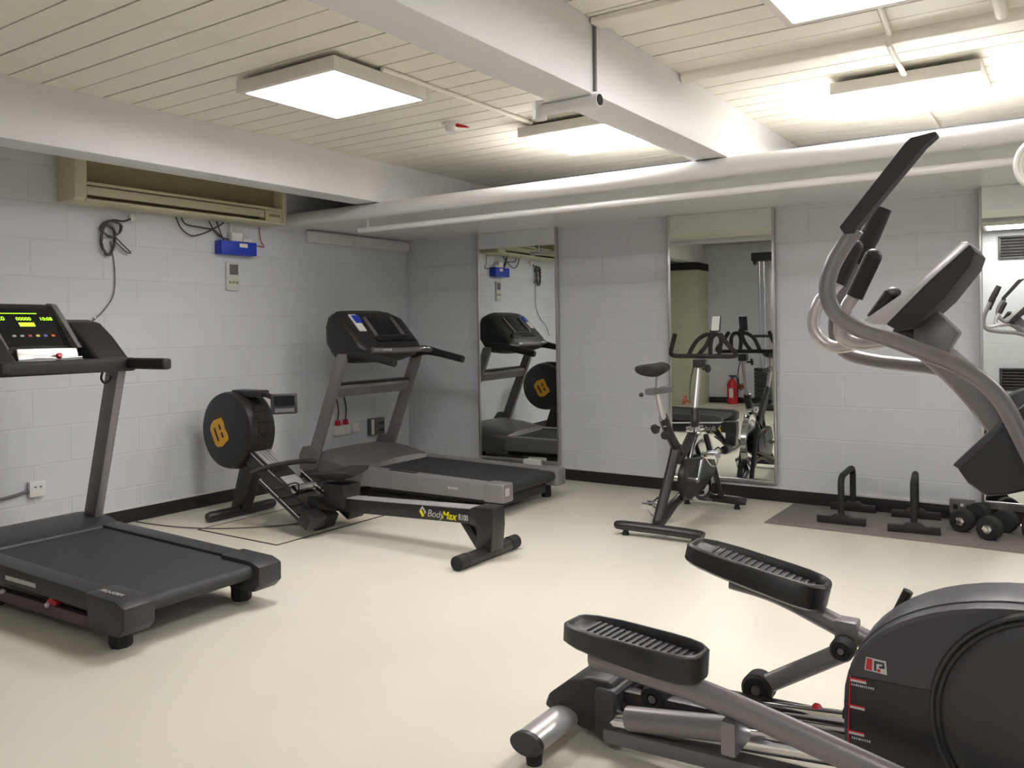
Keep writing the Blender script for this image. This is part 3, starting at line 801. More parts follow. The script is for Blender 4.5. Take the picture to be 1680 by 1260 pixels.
# foot plates
for s, yc in ((0, -2.42), (1, -2.08)):
    pl = B().prism(ramp(0.37, 0.86, -0.005, 0.018), 'y', yc - 0.065, yc + 0.065, 0.006).obj('foot_plate', 'black', t)
    for k in range(4):
        B().prism(ramp(0.48 + k * 0.085, 0.50 + k * 0.085, 0.018, 0.027), 'y', yc - 0.05, yc + 0.05, 0.002).obj('tread', 'black2', pl)
    B().prism(ramp(0.78, 0.87, -0.01, 0.075), 'y', yc - 0.07, yc + 0.07, 0.012).obj('heel_cup', 'black', pl)
    B().tube([(1.12, yc - 0.075, 0.215), (1.16, yc - 0.05, 0.29), (1.165, yc, 0.305), (1.16, yc + 0.05, 0.29), (1.12, yc + 0.075, 0.215)], (0.005), 8).obj('strap', 'black2', pl)
    B().prism(ramp(0.37, 0.78, 0.0185, 0.0205), 'y', yc - 0.063, yc - 0.058).obj('edge_line', 'print', pl)
# rail
def zr(x): return 0.222 + (x - 1.45) * 0.042
B().prism([(1.16, zr(1.16) - 0.08), (1.16, zr(1.16)), (2.44, zr(2.44)), (2.44, zr(2.44) - 0.08)], 'y', -2.30, -2.21, 0.006).obj('rail', 'black2', t)
B().prism([(1.30, zr(1.30)), (1.30, zr(1.3) + 0.006), (2.43, zr(2.43) + 0.006), (2.43, zr(2.43))], 'y', -2.302, -2.208, 0.001).obj('rail_track', 'silver', t)
B().prism([(2.425, zr(2.42) - 0.082), (2.425, zr(2.42) + 0.006), (2.46, zr(2.5) + 0.016), (2.575, zr(2.55) + 0.016), (2.58, zr(2.5) - 0.08), (2.565, 0.05), (2.465, 0.05), (2.47, zr(2.47) - 0.09)], 'y', -2.312, -2.198, 0.008).obj('rear_post', 'black2', t)
B().prism([(2.33, zr(2.33) - 0.075), (2.39, zr(2.39) - 0.075), (2.50, 0.05), (2.44, 0.05)], 'y', -2.28, -2.23, 0.005).obj('rear_strut', 'black', t)
B().tube([(2.51, -2.535, 0.037), (2.51, -2.5, 0.037), (2.51, -2.04, 0.037), (2.51, -2.0, 0.037)], [0.028, 0.036, 0.036, 0.028], 16, smooth=False).obj('rear_foot', 'black2', t)
B().tube([(2.51, -2.538, 0.039), (2.51, -2.46, 0.039)], 0.038, 16, smooth=False).obj('foot_cap', 'rubber', t)
B().tube([(2.51, -2.075, 0.039), (2.51, -1.997, 0.039)], 0.038, 16, smooth=False).obj('foot_cap', 'rubber', t)
# seat on its carriage
B().box(1.33, 1.50, -2.33, -2.18, zr(1.4) - 0.05, zr(1.4) + 0.09, 0.012).obj('seat_carriage', 'black2', t)
st = B()
rings = []
for x, hw, zz, th in ((1.25, 0.07, 0.310, 0.012), (1.27, 0.135, 0.318, 0.034), (1.33, 0.175, 0.32, 0.046), (1.42, 0.18, 0.325, 0.05), (1.50, 0.155, 0.345, 0.045), (1.54, 0.10, 0.355, 0.02)):
    ring = []
    for k in range(20):
        an = 2 * PI * k / 20
        yy = hw * math.cos(an)
        ring.append((x, -2.255 + yy, zz + 0.022 + th / 2 * math.sin(an) + 0.03 * (yy / 0.16) ** 2))
    rings.append(ring)
st.loft(rings).obj('seat', 'grip', t, sharp=1.0)
# lettering
for flip in (False, True):
    yy = -2.3008 if not flip else -2.2092
    def X(x): return x
    zz = zr(2.2) - 0.062
    if not flip:
        text_mesh('rail_lettering', 'Body', 0.056, face_y(2.122, yy, zz), 'print', t, 0.0004, 0.0, 0.25)
        text_mesh('rail_lettering', 'Max', 0.058, face_y(2.226, yy, zz), 'yellow', t, 0.0004, 0.0011, 0.25)
        text_mesh('rail_lettering', 'R100', 0.043, face_y(2.342, yy, zz + 0.006), 'print', t, 0.0004, 0.001, 0, 0.72)
        ex = 2.09
    else:
        text_mesh('rail_lettering', 'Body', 0.062, face_y(2.38, yy, zz, True), 'print', t, 0.0004, 0.0, 0.25)
        text_mesh('rail_lettering', 'Max', 0.062, face_y(2.265, yy, zz, True), 'yellow', t, 0.0004, 0.0011, 0.25)
        ex = 2.42
    a, c = (yy - 0.0006, yy) if not flip else (yy, yy + 0.0006)
    ye = zz + 0.022
    B().prism([(ex - 0.025, ye), (ex - 0.002, ye - 0.03), (ex + 0.012, ye - 0.022), (ex - 0.008, ye + 0.012)], 'y', a, c).obj('rail_mark', 'yellow', t)
    B().prism([(ex - 0.022, ye + 0.006), (ex, ye + 0.032), (ex + 0.025, ye), (ex + 0.014, ye - 0.014), (ex + 0.01, ye + 0.002), (ex, ye + 0.016)], 'y', a, c).obj('rail_mark', 'print', t)

# ------------------------------------------------------------------ spin bike
t = thing('exercise_bike', 'black spin bike with silver posts facing the middle mirror', 'exercise bike', (3.07, -0.9, 0))
B().tube([(2.84, -1.41, 0.05), (2.88, -1.41, 0.055), (3.1, -1.40, 0.055), (3.33, -1.39, 0.05), (3.37, -1.39, 0.045)], [(0.022, 0.03), (0.028, 0.038), (0.028, 0.038), (0.028, 0.038), (0.022, 0.03)], 14).obj('rear_stabiliser', 'black2', t)
B().tube([(2.81, -0.40, 0.05), (2.85, -0.40, 0.055), (3.05, -0.39, 0.06), (3.24, -0.385, 0.055), (3.28, -0.38, 0.05)], [(0.022, 0.03), (0.028, 0.036), (0.028, 0.036), (0.028, 0.036), (0.022, 0.03)], 14).obj('front_stabiliser', 'black2', t)
for (x, y) in ((2.9, -1.41), (3.32, -1.39), (2.87, -0.4), (3.22, -0.39)):
    B().cyl((x, y, 0), (x, y, 0.03), 0.022, 0.014).obj('levelling_foot', 'rubber', t)
B().tube([(3.085, -1.38, 0.06), (3.08, -1.25, 0.1), (3.07, -1.05, 0.155), (3.06, -0.8, 0.165), (3.05, -0.55, 0.11), (3.045, -0.40, 0.065)], (0.03), 12).obj('base_spine', 'black2', t)
B().tube([(3.075, -1.36, 0.06), (3.065, -1.22, 0.22), (3.06, -1.08, 0.40), (3.06, -1.02, 0.5)], [(0.026, 0.032)] * 4, 12).obj('rear_strut', 'black2', t)
B().tube([(3.03, -0.41, 0.07), (3.03, -0.56, 0.32), (3.03, -0.68, 0.52)], (0.022), 12).obj('front_fork', 'black2', t)
B().tube([(3.12, -0.41, 0.07), (3.12, -0.56, 0.32), (3.12, -0.68, 0.52)], (0.018), 12).obj('front_fork', 'black2', t)
B().tube([(3.06, -1.0, 0.40), (3.06, -0.86, 0.47), (3.05, -0.70, 0.58), (3.04, -0.66, 0.69)], [(0.035, 0.028)] * 4, 12).obj('head_tube', 'black2', t)
B().tube([(3.06, -0.95, 0.42), (3.065, -1.12, 0.56), (3.075, -1.25, 0.69)], [(0.034, 0.028)] * 3, 12).obj('seat_tube', 'black2', t)
B().tube([(3.075, -1.22, 0.64), (3.082, -1.34, 0.85)], [(0.023, 0.018)] * 2, 12, smooth=False).obj('seat_post', 'silver', t)
B().box(3.055, 3.11, -1.46, -1.17, 0.835, 0.872, 0.008).obj('seat_slider', 'greyt', t)
B().ball((3.03, -1.45, 0.835), (0.014, 0.014, 0.014), 10).obj('slider_end', 'black', t)
B().tube([(3.083, -1.34, 0.87), (3.083, -1.33, 0.955)], 0.013, 10, smooth=False).obj('seat_pin', 'silver', t)
sd = B()
rings = []
for y, hw, th, dip in ((-1.49, 0.055, 0.04, 0.0), (-1.475, 0.082, 0.08, 0.03), (-1.42, 0.09, 0.095, 0.036), (-1.36, 0.07, 0.085, 0.02), (-1.28, 0.04, 0.07, 0.0), (-1.22, 0.028, 0.05, 0.0), (-1.2, 0.015, 0.02, 0.0)):
    ring = []
    for k in range(20):
        an = 2 * PI * k / 20
        xx = hw * math.cos(an)
        z = 0.985 + th / 2 * math.sin(an)
        if math.sin(an) > 0:
            z -= dip * (1 - abs(math.cos(an)))
        ring.append((3.083 + xx, y, z))
    rings.append(ring)
sd.loft(rings).obj('saddle', 'rubber', t, sharp=1.0)
def knob(p, ax, m, r=0.026, parent=t):
    a = Vector(ax).normalized()
    b = B().cyl(p, Vector(p) + a * 0.03, 0.008, seg=10)
    b.lathe([(0, 0), (r * 0.8, 0), (r, 0.006), (r, 0.018), (r * 0.7, 0.024), (0, 0.024)], Vector(p) + a * 0.028, a, 8)
    return b.obj('knob', m, parent)
knob((3.06, -1.27, 0.63), (-0.3, -1, -0.2), 'black', 0.03)
knob((3.07, -1.22, 0.6), (0.6, -1, -0.6), 'black', 0.028)
knob((3.06, -0.57, 0.945), (1, -0.2, 0.1), 'black', 0.028)
knob((3.02, -0.69, 0.735), (-0.9, -0.5, 0.3), 'copper', 0.03)
B().tube([(3.04, -0.665, 0.67), (3.035, -0.57, 0.97)], [(0.022, 0.018)] * 2, 12, smooth=False).obj('handlebar_post', 'silver', t)
B().box(3.005, 3.07, -0.61, -0.52, 0.955, 1.01, 0.01).obj('handlebar_clamp', 'black', t)
HX = 3.06
B().tube([(HX - 0.155, -0.66, 1.175), (HX - 0.19, -0.62, 1.11), (HX - 0.225, -0.565, 1.045), (HX - 0.19, -0.55, 1.03), (HX - 0.1, -0.55, 1.03), (HX, -0.55, 1.03), (HX + 0.1, -0.55, 1.03), (HX + 0.19, -0.55, 1.03), (HX + 0.225, -0.565, 1.045), (HX + 0.19, -0.62, 1.11), (HX + 0.155, -0.66, 1.175)], 0.0155, 12).obj('handlebar', 'grip', t)
for s in (-1, 1):
    B().tube([(HX + s * 0.105, -0.55, 1.03), (HX + s * 0.10, -0.51, 1.075), (HX + s * 0.085, -0.45, 1.13), (HX + s * 0.055, -0.40, 1.165), (HX + s * 0.02, -0.39, 1.17), (HX + s * 0.008, -0.42, 1.14), (HX + s * 0.018, -0.47, 1.09), (HX + s * 0.04, -0.53, 1.04)], 0.0145, 12).obj('aero_bar', 'grip', t)
B().box(3.045, 3.09, -0.40, -0.375, 1.165, 1.205, 0.006).obj('display_mount', 'black', t)
cmx = Matrix.Translation((3.085, -0.38, 1.245)) @ Matrix.Rotation(math.radians(-14), 4, 'X')
cs = B().box(-0.03, 0.03, -0.008, 0.016, -0.055, 0.055, 0.005, mx=cmx).obj('display_case', 'black', t)
B().box(-0.027, 0.027, -0.0095, -0.008, -0.05, 0.05, 0, mx=cmx).obj('display_face', 'white', cs)
# flywheel, guard, cranks
FW = (3.06, -0.645, 0.315)
fwl = B().lathe([(0, -0.012), (0.05, -0.02), (0.17, -0.012), (0.185, -0.022), (0.222, -0.022), (0.225, -0.018), (0.225, 0.018), (0.222, 0.022), (0.185, 0.022), (0.17, 0.012), (0.05, 0.02), (0, 0.012)], FW, (1, 0, 0), 56).obj('flywheel', 'chrome', t)
B().cyl((2.99, FW[1], FW[2]), (3.13, FW[1], FW[2]), 0.018).obj('flywheel_axle', 'black', t)
BBy, BBz = -0.99, 0.285
pg = [(BBy + 0.125 * math.cos(a), BBz + 0.125 * math.sin(a)) for a in [PI * 0.42 + k * PI * 1.16 / 12 for k in range(13)]]
pg += [(FW[1] + 0.075 * math.cos(a), FW[2] + 0.075 * math.sin(a)) for a in [-PI * 0.42 + k * PI * 0.84 / 8 for k in range(9)]]
gd = B().prism(pg, 'x', 3.10, 3.145, 0.012).obj('chain_guard', 'black', t)
B().prism([(BBy + 0.08, 0.27), (BBy + 0.2, 0.27), (BBy + 0.22, 0.37), (BBy + 0.10, 0.39)], 'x', 3.145, 3.1475).obj('guard_panel', 'teal', gd)
B().ball((3.148, BBy + 0.18, 0.385), (0.006, 0.014, 0.014), 12).obj('guard_badge', 'red', gd)
B().cyl((2.99, BBy, BBz), (3.19, BBy, BBz), 0.02).obj('crank_axle', 'chrome', t)
B().tube([(3.185, BBy, BBz), (3.19, BBy + 0.07, BBz + 0.15)], [(0.012, 0.008)] * 2, 10, smooth=False).obj('crank_arm', 'chrome', t)
B().tube([(2.99, BBy, BBz), (2.975, BBy - 0.06, BBz - 0.175)], [(0.012, 0.008)] * 2, 10, smooth=False).obj('crank_arm', 'black2', t)
for (x0, x1, y, z) in ((3.2, 3.29, BBy + 0.07, BBz + 0.15), (2.855, 2.955, BBy - 0.06, BBz - 0.175)):
    pd = B()
    pd.box(x0, x1, y - 0.045, y - 0.033, z - 0.02, z + 0.02, 0.003).box(x0, x1, y + 0.033, y + 0.045, z - 0.02, z + 0.02, 0.003)
    pd.box(x0, x0 + 0.01, y - 0.04, y + 0.04, z - 0.011, z + 0.011, 0.003).box(x1 - 0.01, x1, y - 0.04, y + 0.04, z - 0.011, z + 0.011, 0.003)
    pd.box(x0 + 0.02, x1 - 0.02, y - 0.036, y + 0.036, z - 0.009, z + 0.009, 0.003)
    pd.cyl((x0, y, z), (x1, y, z), 0.014)
    pp = pd.obj('pedal', 'chrome', t)
    B().tube([(x0 + 0.01, y + 0.04, z), (x0 + 0.02, y + 0.11, z + 0.01), (x0 + 0.045, y + 0.125, z + 0.03), (x1 - 0.02, y + 0.11, z + 0.01), (x1 - 0.01, y + 0.04, z)], 0.005, 8).obj('toe_cage', 'black', pp)
    B().tube([(x0 + 0.0, y, z - 0.01), (x0 + 0.02, y + 0.03, z - 0.06), (x0 + 0.045, y + 0.04, z - 0.075), (x1 - 0.02, y + 0.03, z - 0.06), (x1, y, z - 0.01)], 0.006, 8).obj('pedal_weight', 'chrome', pp)
B().box(3.03, 3.1, -0.80, -0.66, 0.55, 0.585, 0.008).obj('brake_caliper', 'chrome', t)
B().tube([(3.13, -0.55, 0.5), (3.16, -0.5, 0.46), (3.185, -0.46, 0.42)], 0.006, 8).obj('brake_lever', 'black', t)
B().tube([(3.01, -0.6, 0.97), (2.985, -0.6, 0.85), (2.995, -0.64, 0.72)], 0.004, 8).obj('sensor_wire', 'cabled', t)

# ------------------------------------------------------------------ elliptical trainer, right foreground
t = thing('elliptical_trainer', 'grey and black elliptical trainer with big round side disc in the right foreground', 'elliptical', (4.6, -3.62, 0))
# rear stabiliser and cover
B().tube([(3.845, -3.93, 0.062), (3.845, -3.3, 0.062)], [(0.031, 0.05)] * 2, 20, smooth=False).obj('rear_stabiliser', 'silver', t)
for a, c in ((-3.945, -3.928), (-3.302, -3.285)):
    B().tube([(3.845, a, 0.062), (3.845, c, 0.062)], [(0.033, 0.052)] * 2, 20, smooth=False).obj('end_cap', 'char', t)
for y in (-3.915, -3.31):
    B().cyl((3.855, y, 0.0), (3.855, y, 0.045), 0.022, 0.026).obj('levelling_foot', 'rubber', t)
B().prism([(3.775, 0.075), (3.79, 0.115), (3.86, 0.17), (3.93, 0.198), (4.00, 0.195), (4.035, 0.15), (4.02, 0.055), (3.97, 0.03), (3.90, 0.04)], 'y', -3.735, -3.525, 0.014, 3).obj('rear_cover', 'black', t)
B().box(3.955, 4.03, -3.755, -3.505, 0.035, 0.18, 0.02, 3).obj('cover_collar', 'char', t)
# rails
for yy in (-3.725, -3.535):
    B().tube([(3.98, yy, 0.088), (4.7, yy, 0.165)], 0.03, 20, smooth=False).obj('chrome_rail', 'chrome', t)
B().prism([(4.0, 0.13), (4.02, 0.165), (4.5, 0.185), (4.65, 0.18), (4.65, 0.12)], 'y', -3.70, -3.66, 0.005).obj('rail_channel', 'black2', t)
B().prism([(4.0, 0.11), (4.02, 0.145), (4.5, 0.165), (4.65, 0.165), (4.65, 0.11)], 'y', -3.56, -3.50, 0.005).obj('rail_channel', 'black2', t)
B().prism([(3.99, 0.03), (3.99, 0.07), (4.75, 0.10), (4.75, 0.06)], 'y', -3.76, -3.70, 0.006).obj('base_frame', 'greyt', t)
B().prism([(3.99, 0.03), (3.99, 0.07), (4.75, 0.10), (4.75, 0.06)], 'y', -3.56, -3.50, 0.006).obj('base_frame', 'greyt', t)
B().tube([(4.07, -3.755, 0.118), (4.37, -3.775, 0.172)], [(0.034, 0.03)] * 2, 16, smooth=False).obj('roller_sleeve', 'greyp', t)
B().box(4.382, 4.42, -3.872, -3.752, 0.15, 0.235, 0.005).obj('sleeve_bracket', 'greyp', t)
def roller(c, r, w, name='roller'):
    q = B().lathe([(0, 0), (r * 0.35, 0), (r * 0.4, -0.006), (r * 0.8, -0.006), (r, 0.004), (r, w - 0.004), (r * 0.8, w), (0, w)], c, (0, 1, 0), 28).obj(name, 'rubber', t)
    B().lathe([(0, -0.008), (r * 0.28, -0.008), (r * 0.32, 0.0), (0, 0.0)], c, (0, 1, 0), 16).obj('roller_hub', 'greyt', q)
    return q
roller((4.12, -3.70, 0.165), 0.04, 0.05)
roller((4.352, -3.50, 0.17), 0.045, 0.055)
B().tube([(4.37, -3.475, 0.182), (4.59, -3.455, 0.318)], [(0.027, 0.022)] * 2, 16, smooth=False).obj('roller_arm', 'greyp', t)
roller((4.588, -3.50, 0.332), 0.032, 0.05, 'joint_bearing')
B().box(4.56, 4.62, -3.46, -3.40, 0.33, 0.40, 0.008).obj('joint_bracket', 'greyp', t)
# pedal arms
B().tube([(3.98, -3.80, 0.292), (4.30, -3.835, 0.282), (4.66, -3.87, 0.232), (5.0, -3.89, 0.17), (5.35, -3.89, 0.11)], [(0.034, 0.022)] * 5, 14).obj('pedal_arm', 'greyp', t)
B().tube([(4.26, -3.44, 0.462), (4.4, -3.43, 0.436), (4.6, -3.42, 0.36), (5.0, -3.42, 0.22), (5.35, -3.42, 0.16)], [(0.030, 0.022)] * 5, 14).obj('pedal_arm', 'greyp', t)
def pedal(cx, cy, cz, tilt, yaw):
    mx = Matrix.Translation((cx, cy, cz)) @ Matrix.Rotation(yaw, 4, 'Z') @ Matrix.Rotation(tilt, 4, 'Y')
    L, W = 0.208, 0.075
    def outline(s, z):
        pts = []
        for x, w in ((-L, 0.035), (-L + 0.012, 0.052), (-L + 0.05, 0.068), (-0.08, 0.078), (0.08, 0.078), (L - 0.07, 0.074), (L - 0.03, 0.062), (L - 0.006, 0.04), (L, 0.018)):
            pts.append((x, w))
        pts = pts + [(x, -w) for x, w in reversed(pts)]
        return [mx @ Vector((x * s[0], w * s[1], z + (0.0 if callable(z) else 0))) for x, w in pts]
    def ring(off, zf):
        pts = []
        for x, w in ((-L, 0.035), (-L + 0.012, 0.052), (-L + 0.05, 0.068), (-0.08, 0.078), (0.08, 0.078), (L - 0.07, 0.074), (L - 0.03, 0.062), (L - 0.006, 0.04), (L, 0.018)):
            pts.append((x, w))
        pts = pts + [(x, -w) for x, w in reversed(pts)]
        out = []
        for x, w in pts:
            k = max(0.0, 1 - off / L); kw = max(0.0, 1 - off / W)
            out.append(mx @ Vector((x * k, w * kw, zf(x))))
        return out
    top = lambda x: 0.036 + 0.022 * max(0, min(1, (x + L) / (2 * L))) ** 0.8
    b = B()
    b.loft([ring(0.012, lambda x: -0.022), ring(0.0, lambda x: -0.012), ring(0.0, lambda x: top(x) - 0.006), ring(0.006, top), ring(0.012, top), ring(0.018, lambda x: top(x) - 0.008), ring(0.020, lambda x: 0.027)])
    p = b.obj('pedal', 'black', t, sharp=0.8)
    for k in range(16):
        x = -0.135 + k * 0.0195
        q = B()
        q.box(x - 0.004, x + 0.004, -0.046, 0.046, 0.0262, 0.0315, 0.0, mx=mx)
        q.obj('tread_rib', 'char', p)
    return p
pedal(4.118, -3.815, 0.338, math.radians(4), math.radians(-4))
pedal(4.335, -3.445, 0.485, math.radians(13), math.radians(0))
# drive housing
def dome(cx, hw, zbase, ztop, n=28):
    pts = [(cx - hw, zbase)]
    for k in range(n + 1):
        a = PI - PI * k / n
        c, s = math.cos(a), math.sin(a)
        e = 2 / 2.2
        pts.append((cx + hw * math.copysign(abs(c) ** e, c), 0.30 + (ztop - 0.30) * abs(s) ** e))
    pts.append((cx + hw, zbase))
    return pts
CX = 5.10
B().prism(dome(CX, 0.452, 0.05, 0.595), 'y', -3.755, -3.505, 0.022, 3).obj('drive_housing', 'char2', t)
B().prism(dome(CX, 0.4555, 0.10, 0.600), 'y', -3.70, -3.56, 0.006).obj('housing_band', 'char2', t)
lp = dome(CX, 0.446, 0.06, 0.62)
B().prism([(4.662, 0.07), (4.662, 0.372), (4.9, 0.376), (4.9, 0.07)], 'y', -3.758, -3.74, 0.001).obj('housing_lower_panel', 'black', t)
dk = B().lathe([(0, 0.015), (0.2, 0.016), (0.228, 0.012), (0.238, 0.004), (0.246, 0.004), (0.252, 0.010), (0.258, 0.010), (0.262, 0.0), (0, 0.0)], (CX, -3.753, 0.336), (0, -1, 0), 72).obj('side_disc', 'char', t)
B().lathe([(0.2385, 0), (0.2385, 0.006), (0.2455, 0.006), (0.2455, 0)], (CX, -3.757, 0.336), (0, -1, 0), 72).obj('disc_groove', 'black', dk)
B().lathe([(0, 0.015), (0.2, 0.016), (0.262, 0.0), (0, 0.0)], (CX, -3.507, 0.336), (0, 1, 0), 64).obj('side_disc', 'char', t)
B().prism([(4.66, 0.0), (5.6, 0.0), (5.6, 0.06), (4.66, 0.06)], 'y', -3.66, -3.6, 0.008).obj('base_beam', 'greyt', t)
B().tube([(5.55, -3.95, 0.05), (5.55, -3.3, 0.05)], [(0.036, 0.046)] * 2, 18, smooth=False).obj('front_stabiliser', 'silver', t)
B().box(4.60, 4.67, -3.56, -3.50, 0.10, 0.2, 0.012).obj('rail_mount', 'char', t)
B().lathe([(0, 0), (0.014, 0), (0.016, 0.008), (0.009, 0.018), (0, 0.022)], (4.53, -3.53, 0.166), (0, 0, 1), 12).obj('red_pin', 'red', t)
B().tube([(4.715, -3.45, 0.43), (4.75, -3.45, 0.51)], 0.013, 12, smooth=False).obj('pivot_peg', 'black2', t)
# badge and stride marks
bg = B().prism([(4.700, 0.394), (4.704, 0.425), (4.748, 0.423), (4.750, 0.391)], 'y', -3.7575, -3.754, 0.0).obj('badge', 'print', t)
B().prism([(4.703, 0.396), (4.706, 0.423), (4.718, 0.4225), (4.717, 0.395)], 'y', -3.7585, -3.7575).obj('badge_red', 'red', bg)
B().prism([(4.722, 0.396), (4.722, 0.420), (4.744, 0.419), (4.746, 0.405), (4.733, 0.404), (4.733, 0.409), (4.740, 0.410), (4.740, 0.414), (4.727, 0.414), (4.727, 0.396)], 'y', -3.7585, -3.7575).obj('badge_letter', 'char', bg)
B().box(4.729, 4.736, -3.7585, -3.7575, 0.395, 0.4015).obj('badge_dot', 'red', bg)
B().prism([(4.666, 0.372), (4.669, 0.372), (4.663, 0.21), (4.660, 0.21)], 'y', -3.7600, -3.758).obj('stride_line', 'red', t)
for z, x in ((0.36, 4.668), (0.295, 4.664), (0.232, 4.662)):
    B().box(x, x + 0.036, -3.76, -3.758, z, z + 0.0055).obj('stride_tick', 'print', t)
    B().box(x - 0.004, x + 0.036, -3.7597, -3.758, z + 0.0055, z + 0.009).obj('stride_tick', 'red', t)
for z, n in ((0.350, 11), (0.221, 9)):
    q = B()
    for k in range(n):
        w = random.uniform(0.002, 0.0036)
        q.box(4.670 + k * 0.0048, 4.670 + k * 0.0048 + w, -3.7595, -3.758, z, z + 0.005)
    q.obj('stride_print', 'print', t)
# mast, bottle holder, console
B().tube([(5.28, -3.63, 0.60), (5.15, -3.63, 0.75), (5.055, -3.63, 0.87), (4.99, -3.63, 0.975), (4.93, -3.63, 1.06), (4.865, -3.63, 1.13), (4.80, -3.63, 1.178), (4.75, -3.63, 1.195)], [0.045, 0.042, 0.04, 0.038, 0.038, 0.036, 0.03, 0.025], 18).obj('mast', 'greyp', t)
bh = B().prism([(4.892, 0.892), (4.985, 0.995), (5.055, 1.06), (5.09, 1.0), (5.06, 0.855), (4.995, 0.833), (4.955, 0.826), (4.918, 0.852)], 'y', -3.71, -3.60, 0.014, 3).obj('bottle_holder', 'black', t)
B().prism([(4.888, 0.894), (4.9, 0.886), (4.995, 0.987), (4.983, 0.999)], 'y', -3.714, -3.596, 0.003).obj('holder_rim', 'char2', bh)
con = B().prism([(4.761, 1.221), (4.785, 1.207), (4.813, 1.211), (4.88, 1.275), (4.935, 1.35), (4.945, 1.38), (4.933, 1.398), (4.85, 1.316)], 'y', -3.78, -3.53, 0.004).obj('console_shell', 'grip', t)
B().prism([(4.711, 1.232), (4.811, 1.303), (4.916, 1.402), (4.93, 1.403), (4.936, 1.397), (4.85, 1.316), (4.761, 1.221), (4.735, 1.222)], 'y', -3.784, -3.526, 0.003).obj('console_bezel', 'silver', con)
B().prism([(4.76, 1.2665), (4.811, 1.3025), (4.895, 1.382), (4.894, 1.3835), (4.81, 1.3045), (4.759, 1.2685)], 'y', -3.75, -3.56).obj('console_screen', 'screen', con)
B().prism([(4.80, 1.215), (4.85, 1.255), (4.90, 1.20), (4.86, 1.13), (4.80, 1.16)], 'y', -3.665, -3.60, 0.006).obj('console_neck', 'greyp', t)
# near moving arm
B().tube([(4.722, -3.90, 1.437), (4.698, -3.90, 1.405), (4.668, -3.90, 1.351), (4.658, -3.90, 1.296), (4.676, -3.895, 1.247), (4.72, -3.885, 1.212), (4.78, -3.87, 1.19), (4.86, -3.85, 1.155), (4.93, -3.83, 1.12), (4.988, -3.82, 1.065), (5.03, -3.82, 0.98), (5.08, -3.83, 0.86), (5.2, -3.87, 0.55), (5.32, -3.89, 0.2)], 0.0185, 14).obj('moving_arm', 'greyp', t)
B().prism([(4.690, 1.441), (4.700, 1.425), (4.722, 1.425), (4.730, 1.441), (4.864, 1.600), (4.888, 1.620), (4.887, 1.628), (4.838, 1.621), (4.827, 1.611)], 'y', -3.923, -3.877, 0.011, 3).obj('arm_grip', 'grip', t)
# far moving arm
B().tube([(4.612, -3.36, 1.405), (4.575, -3.36, 1.32), (4.55, -3.36, 1.235), (4.555, -3.36, 1.175), (4.588, -3.365, 1.138), (4.663, -3.38, 1.12), (4.74, -3.395, 1.112), (4.83, -3.415, 1.10), (4.93, -3.43, 1.05), (5.03, -3.43, 0.9), (5.2, -3.42, 0.55), (5.32, -3.42, 0.22)], 0.0185, 14).obj('moving_arm', 'greyp', t)
B().tube([(4.609, -3.36, 1.398), (4.645, -3.36, 1.47), (4.682, -3.36, 1.548)], [(0.024, 0.023), (0.028, 0.024), (0.023, 0.022)], 14).obj('arm_grip', 'grip', t)
B().tube([(4.83, -3.83, 1.165), (4.83, -3.42, 1.115)], 0.016, 12, smooth=False).obj('pivot_axle', 'greyt', t)
# fixed handlebars
B().tube([(4.60, -3.50, 1.345), (4.573, -3.51, 1.315), (4.545, -3.52, 1.285), (4.529, -3.52, 1.233), (4.545, -3.52, 1.187), (4.595, -3.525, 1.162), (4.69, -3.55, 1.182), (4.76, -3.60, 1.185)], 0.0165, 14).obj('fixed_handlebar', 'silver', t)
B().tube([(4.592, -3.505, 1.333), (4.634, -3.49, 1.432)], 0.0205, 14, smooth=False).obj('pulse_grip', 'grip', t)
B().ball((4.634, -3.49, 1.432), 0.0205, 14).obj('grip_cap', 'char', t)
B().tube([(4.676, -3.72, 1.29), (4.66, -3.72, 1.265), (4.645, -3.72, 1.225), (4.65, -3.715, 1.19), (4.69, -3.70, 1.175), (4.76, -3.66, 1.185)], 0.0165, 14).obj('fixed_handlebar', 'silver', t)
B().tube([(4.678, -3.72, 1.29), (4.722, -3.72, 1.385)], 0.0205, 14, smooth=False).obj('pulse_grip', 'grip', t)
B().ball((4.722, -3.72, 1.385), 0.0205, 14).obj('grip_cap', 'char', t)
B().tube([(4.712, -3.70, 1.238), (4.76, -3.70, 1.295)], [0.012, 0.019], 14, smooth=False).obj('accessory_stub', 'grip', t)
B().ball((4.762, -3.70, 1.298), (0.019, 0.019, 0.014), 14).obj('stub_cap', 'greyt', t)

# ------------------------------------------------------------------ mat and small weights by the back wall
single(B().box(3.50, 6.6, -0.70, -0.05, 0.0, 0.008, 0.003), 'exercise_mat', 'mat', 'grey rubber mat on the floor along the back wall', 'mat')

def make_parallette(label, loc):
    t = thing('parallette', label, 'parallette', loc, local=True, group='black parallette bars on the mat')
    B().tube([(0.0, -0.21, 0.05), (0.0, -0.21, 0.2), (0.0, -0.205, 0.255), (0.0, -0.16, 0.285), (0, 0.0, 0.287), (0.0, 0.16, 0.285), (0.0, 0.205, 0.255), (0.0, 0.21, 0.2), (0.0, 0.21, 0.05)], 0.019, 14).obj('bar', 'rubber', t)
    for y in (-0.21, 0.21):
        B().prism([(-0.14, 0.0), (0.14, 0.0), (0.14, 0.045), (0.06, 0.045), (0.035, 0.062), (-0.035, 0.062), (-0.06, 0.045), (-0.14, 0.045)], 'y', y - 0.022, y + 0.022, 0.004).obj('foot_bar', 'black2', t)
    return t
pa = make_parallette('black parallette on the mat nearest the middle mirror', (3.905, -0.305, 0.008))
pa.rotation_euler.z = 0.05
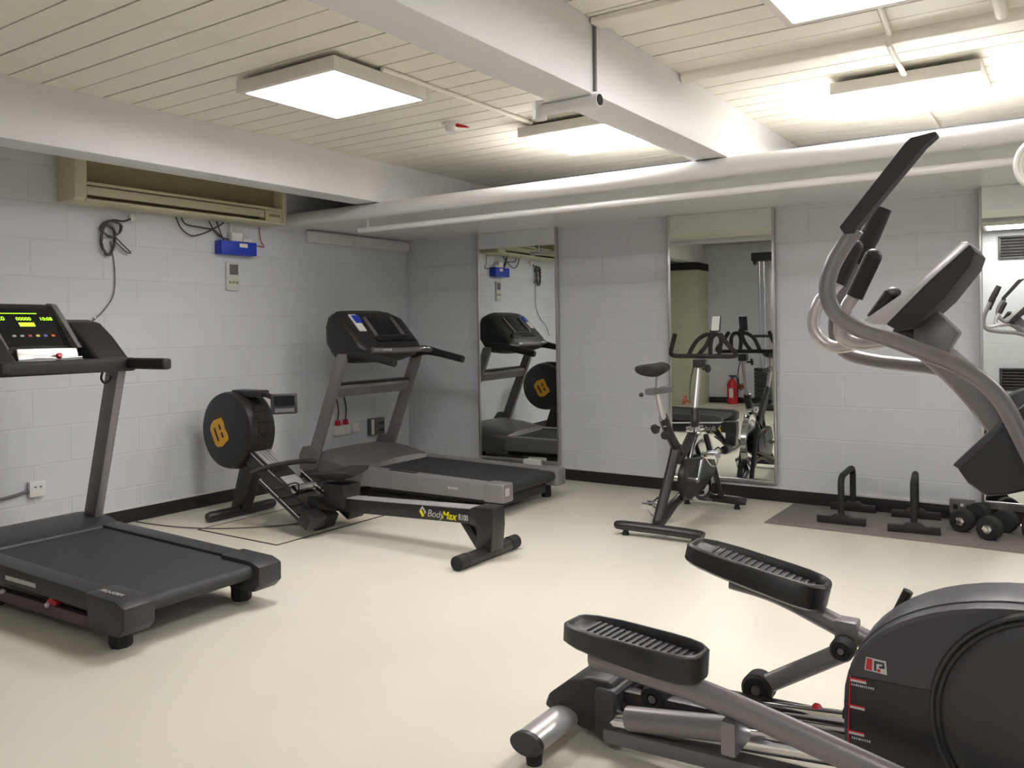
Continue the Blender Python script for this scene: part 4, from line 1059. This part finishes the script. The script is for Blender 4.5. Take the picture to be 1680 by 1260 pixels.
dup(pa, (4.298, -0.33, 0.008), 'black parallette on the mat next to the dumbbells', rotz=0.12)

def make_dumbbell(label, loc, rz):
    t = thing('dumbbell', label, 'dumbbell', loc, rz, local=True, group='black dumbbells on the mat')
    R = 0.065
    B().cyl((0, -0.1, R), (0, 0.1, R), 0.014).obj('handle', 'chrome', t)
    for s in (-1, 1):
        h = B().lathe([(0, 0), (R - 0.008, 0), (R, 0.008), (R, 0.06), (R - 0.01, 0.07), (0.03, 0.07), (0.028, 0.062), (0, 0.062)], (0, s * 0.09, R), (0, s, 0), 28).obj('head', 'rubber', t)
        B().lathe([(0, 0.062), (0.03, 0.062), (0.032, 0.07), (0.026, 0.082), (0.012, 0.084), (0.012, 0.095), (0, 0.095)], (0, s * 0.09, R), (0, s, 0), 6).obj('lock_nut', 'chrome', h)
    return t
db = make_dumbbell('black dumbbell on the mat with its chrome nut facing out', (4.735, -0.37, 0.008), -0.25)
dup(db, (4.585, -0.235, 0.008), 'black dumbbell on the mat in front of the low grey socket', rotz=-0.25)
dup(db, (5.02, -0.40, 0.008), 'black dumbbell on the mat at the right edge', rotz=1.2)

t = thing('low_socket', 'grey metal double socket box at skirting level behind the dumbbells', 'socket', (4.52, -0.03, 0.05))
B().box(4.452, 4.59, -0.05, -0.0145, 0.047, 0.135, 0.004).obj('socket_box', 'sock', t)
for x in (4.485, 4.557):
    B().box(x - 0.012, x + 0.012, -0.0515, -0.05, 0.075, 0.105, 0).obj('outlet', 'dark_gap', t)
B().box(4.512, 4.53, -0.052, -0.05, 0.095, 0.112, 0).obj('switch', 'white', t)
t = thing('skirting_box', 'small white junction box on the skirting below the mirror behind the far treadmill', 'junction box', (1.395, -0.07, 0.085))
B().box(1.32, 1.472, -0.105, -0.062, 0.085, 0.156, 0.005).box(1.34, 1.452, -0.07, -0.0145, 0.085, 0.118, 0.003).obj('case', 'white', t)
B().box(1.327, 1.465, -0.109, -0.105, 0.092, 0.149, 0.002).obj('lid', 'pale_trim', t)
single(B().box(4.62, 6.9, -0.045, -0.0145, 0.095, 0.145, 0.006), 'floor_trunking', 'alu', 'grey metal trunking low on the back wall behind the elliptical', 'trunking')
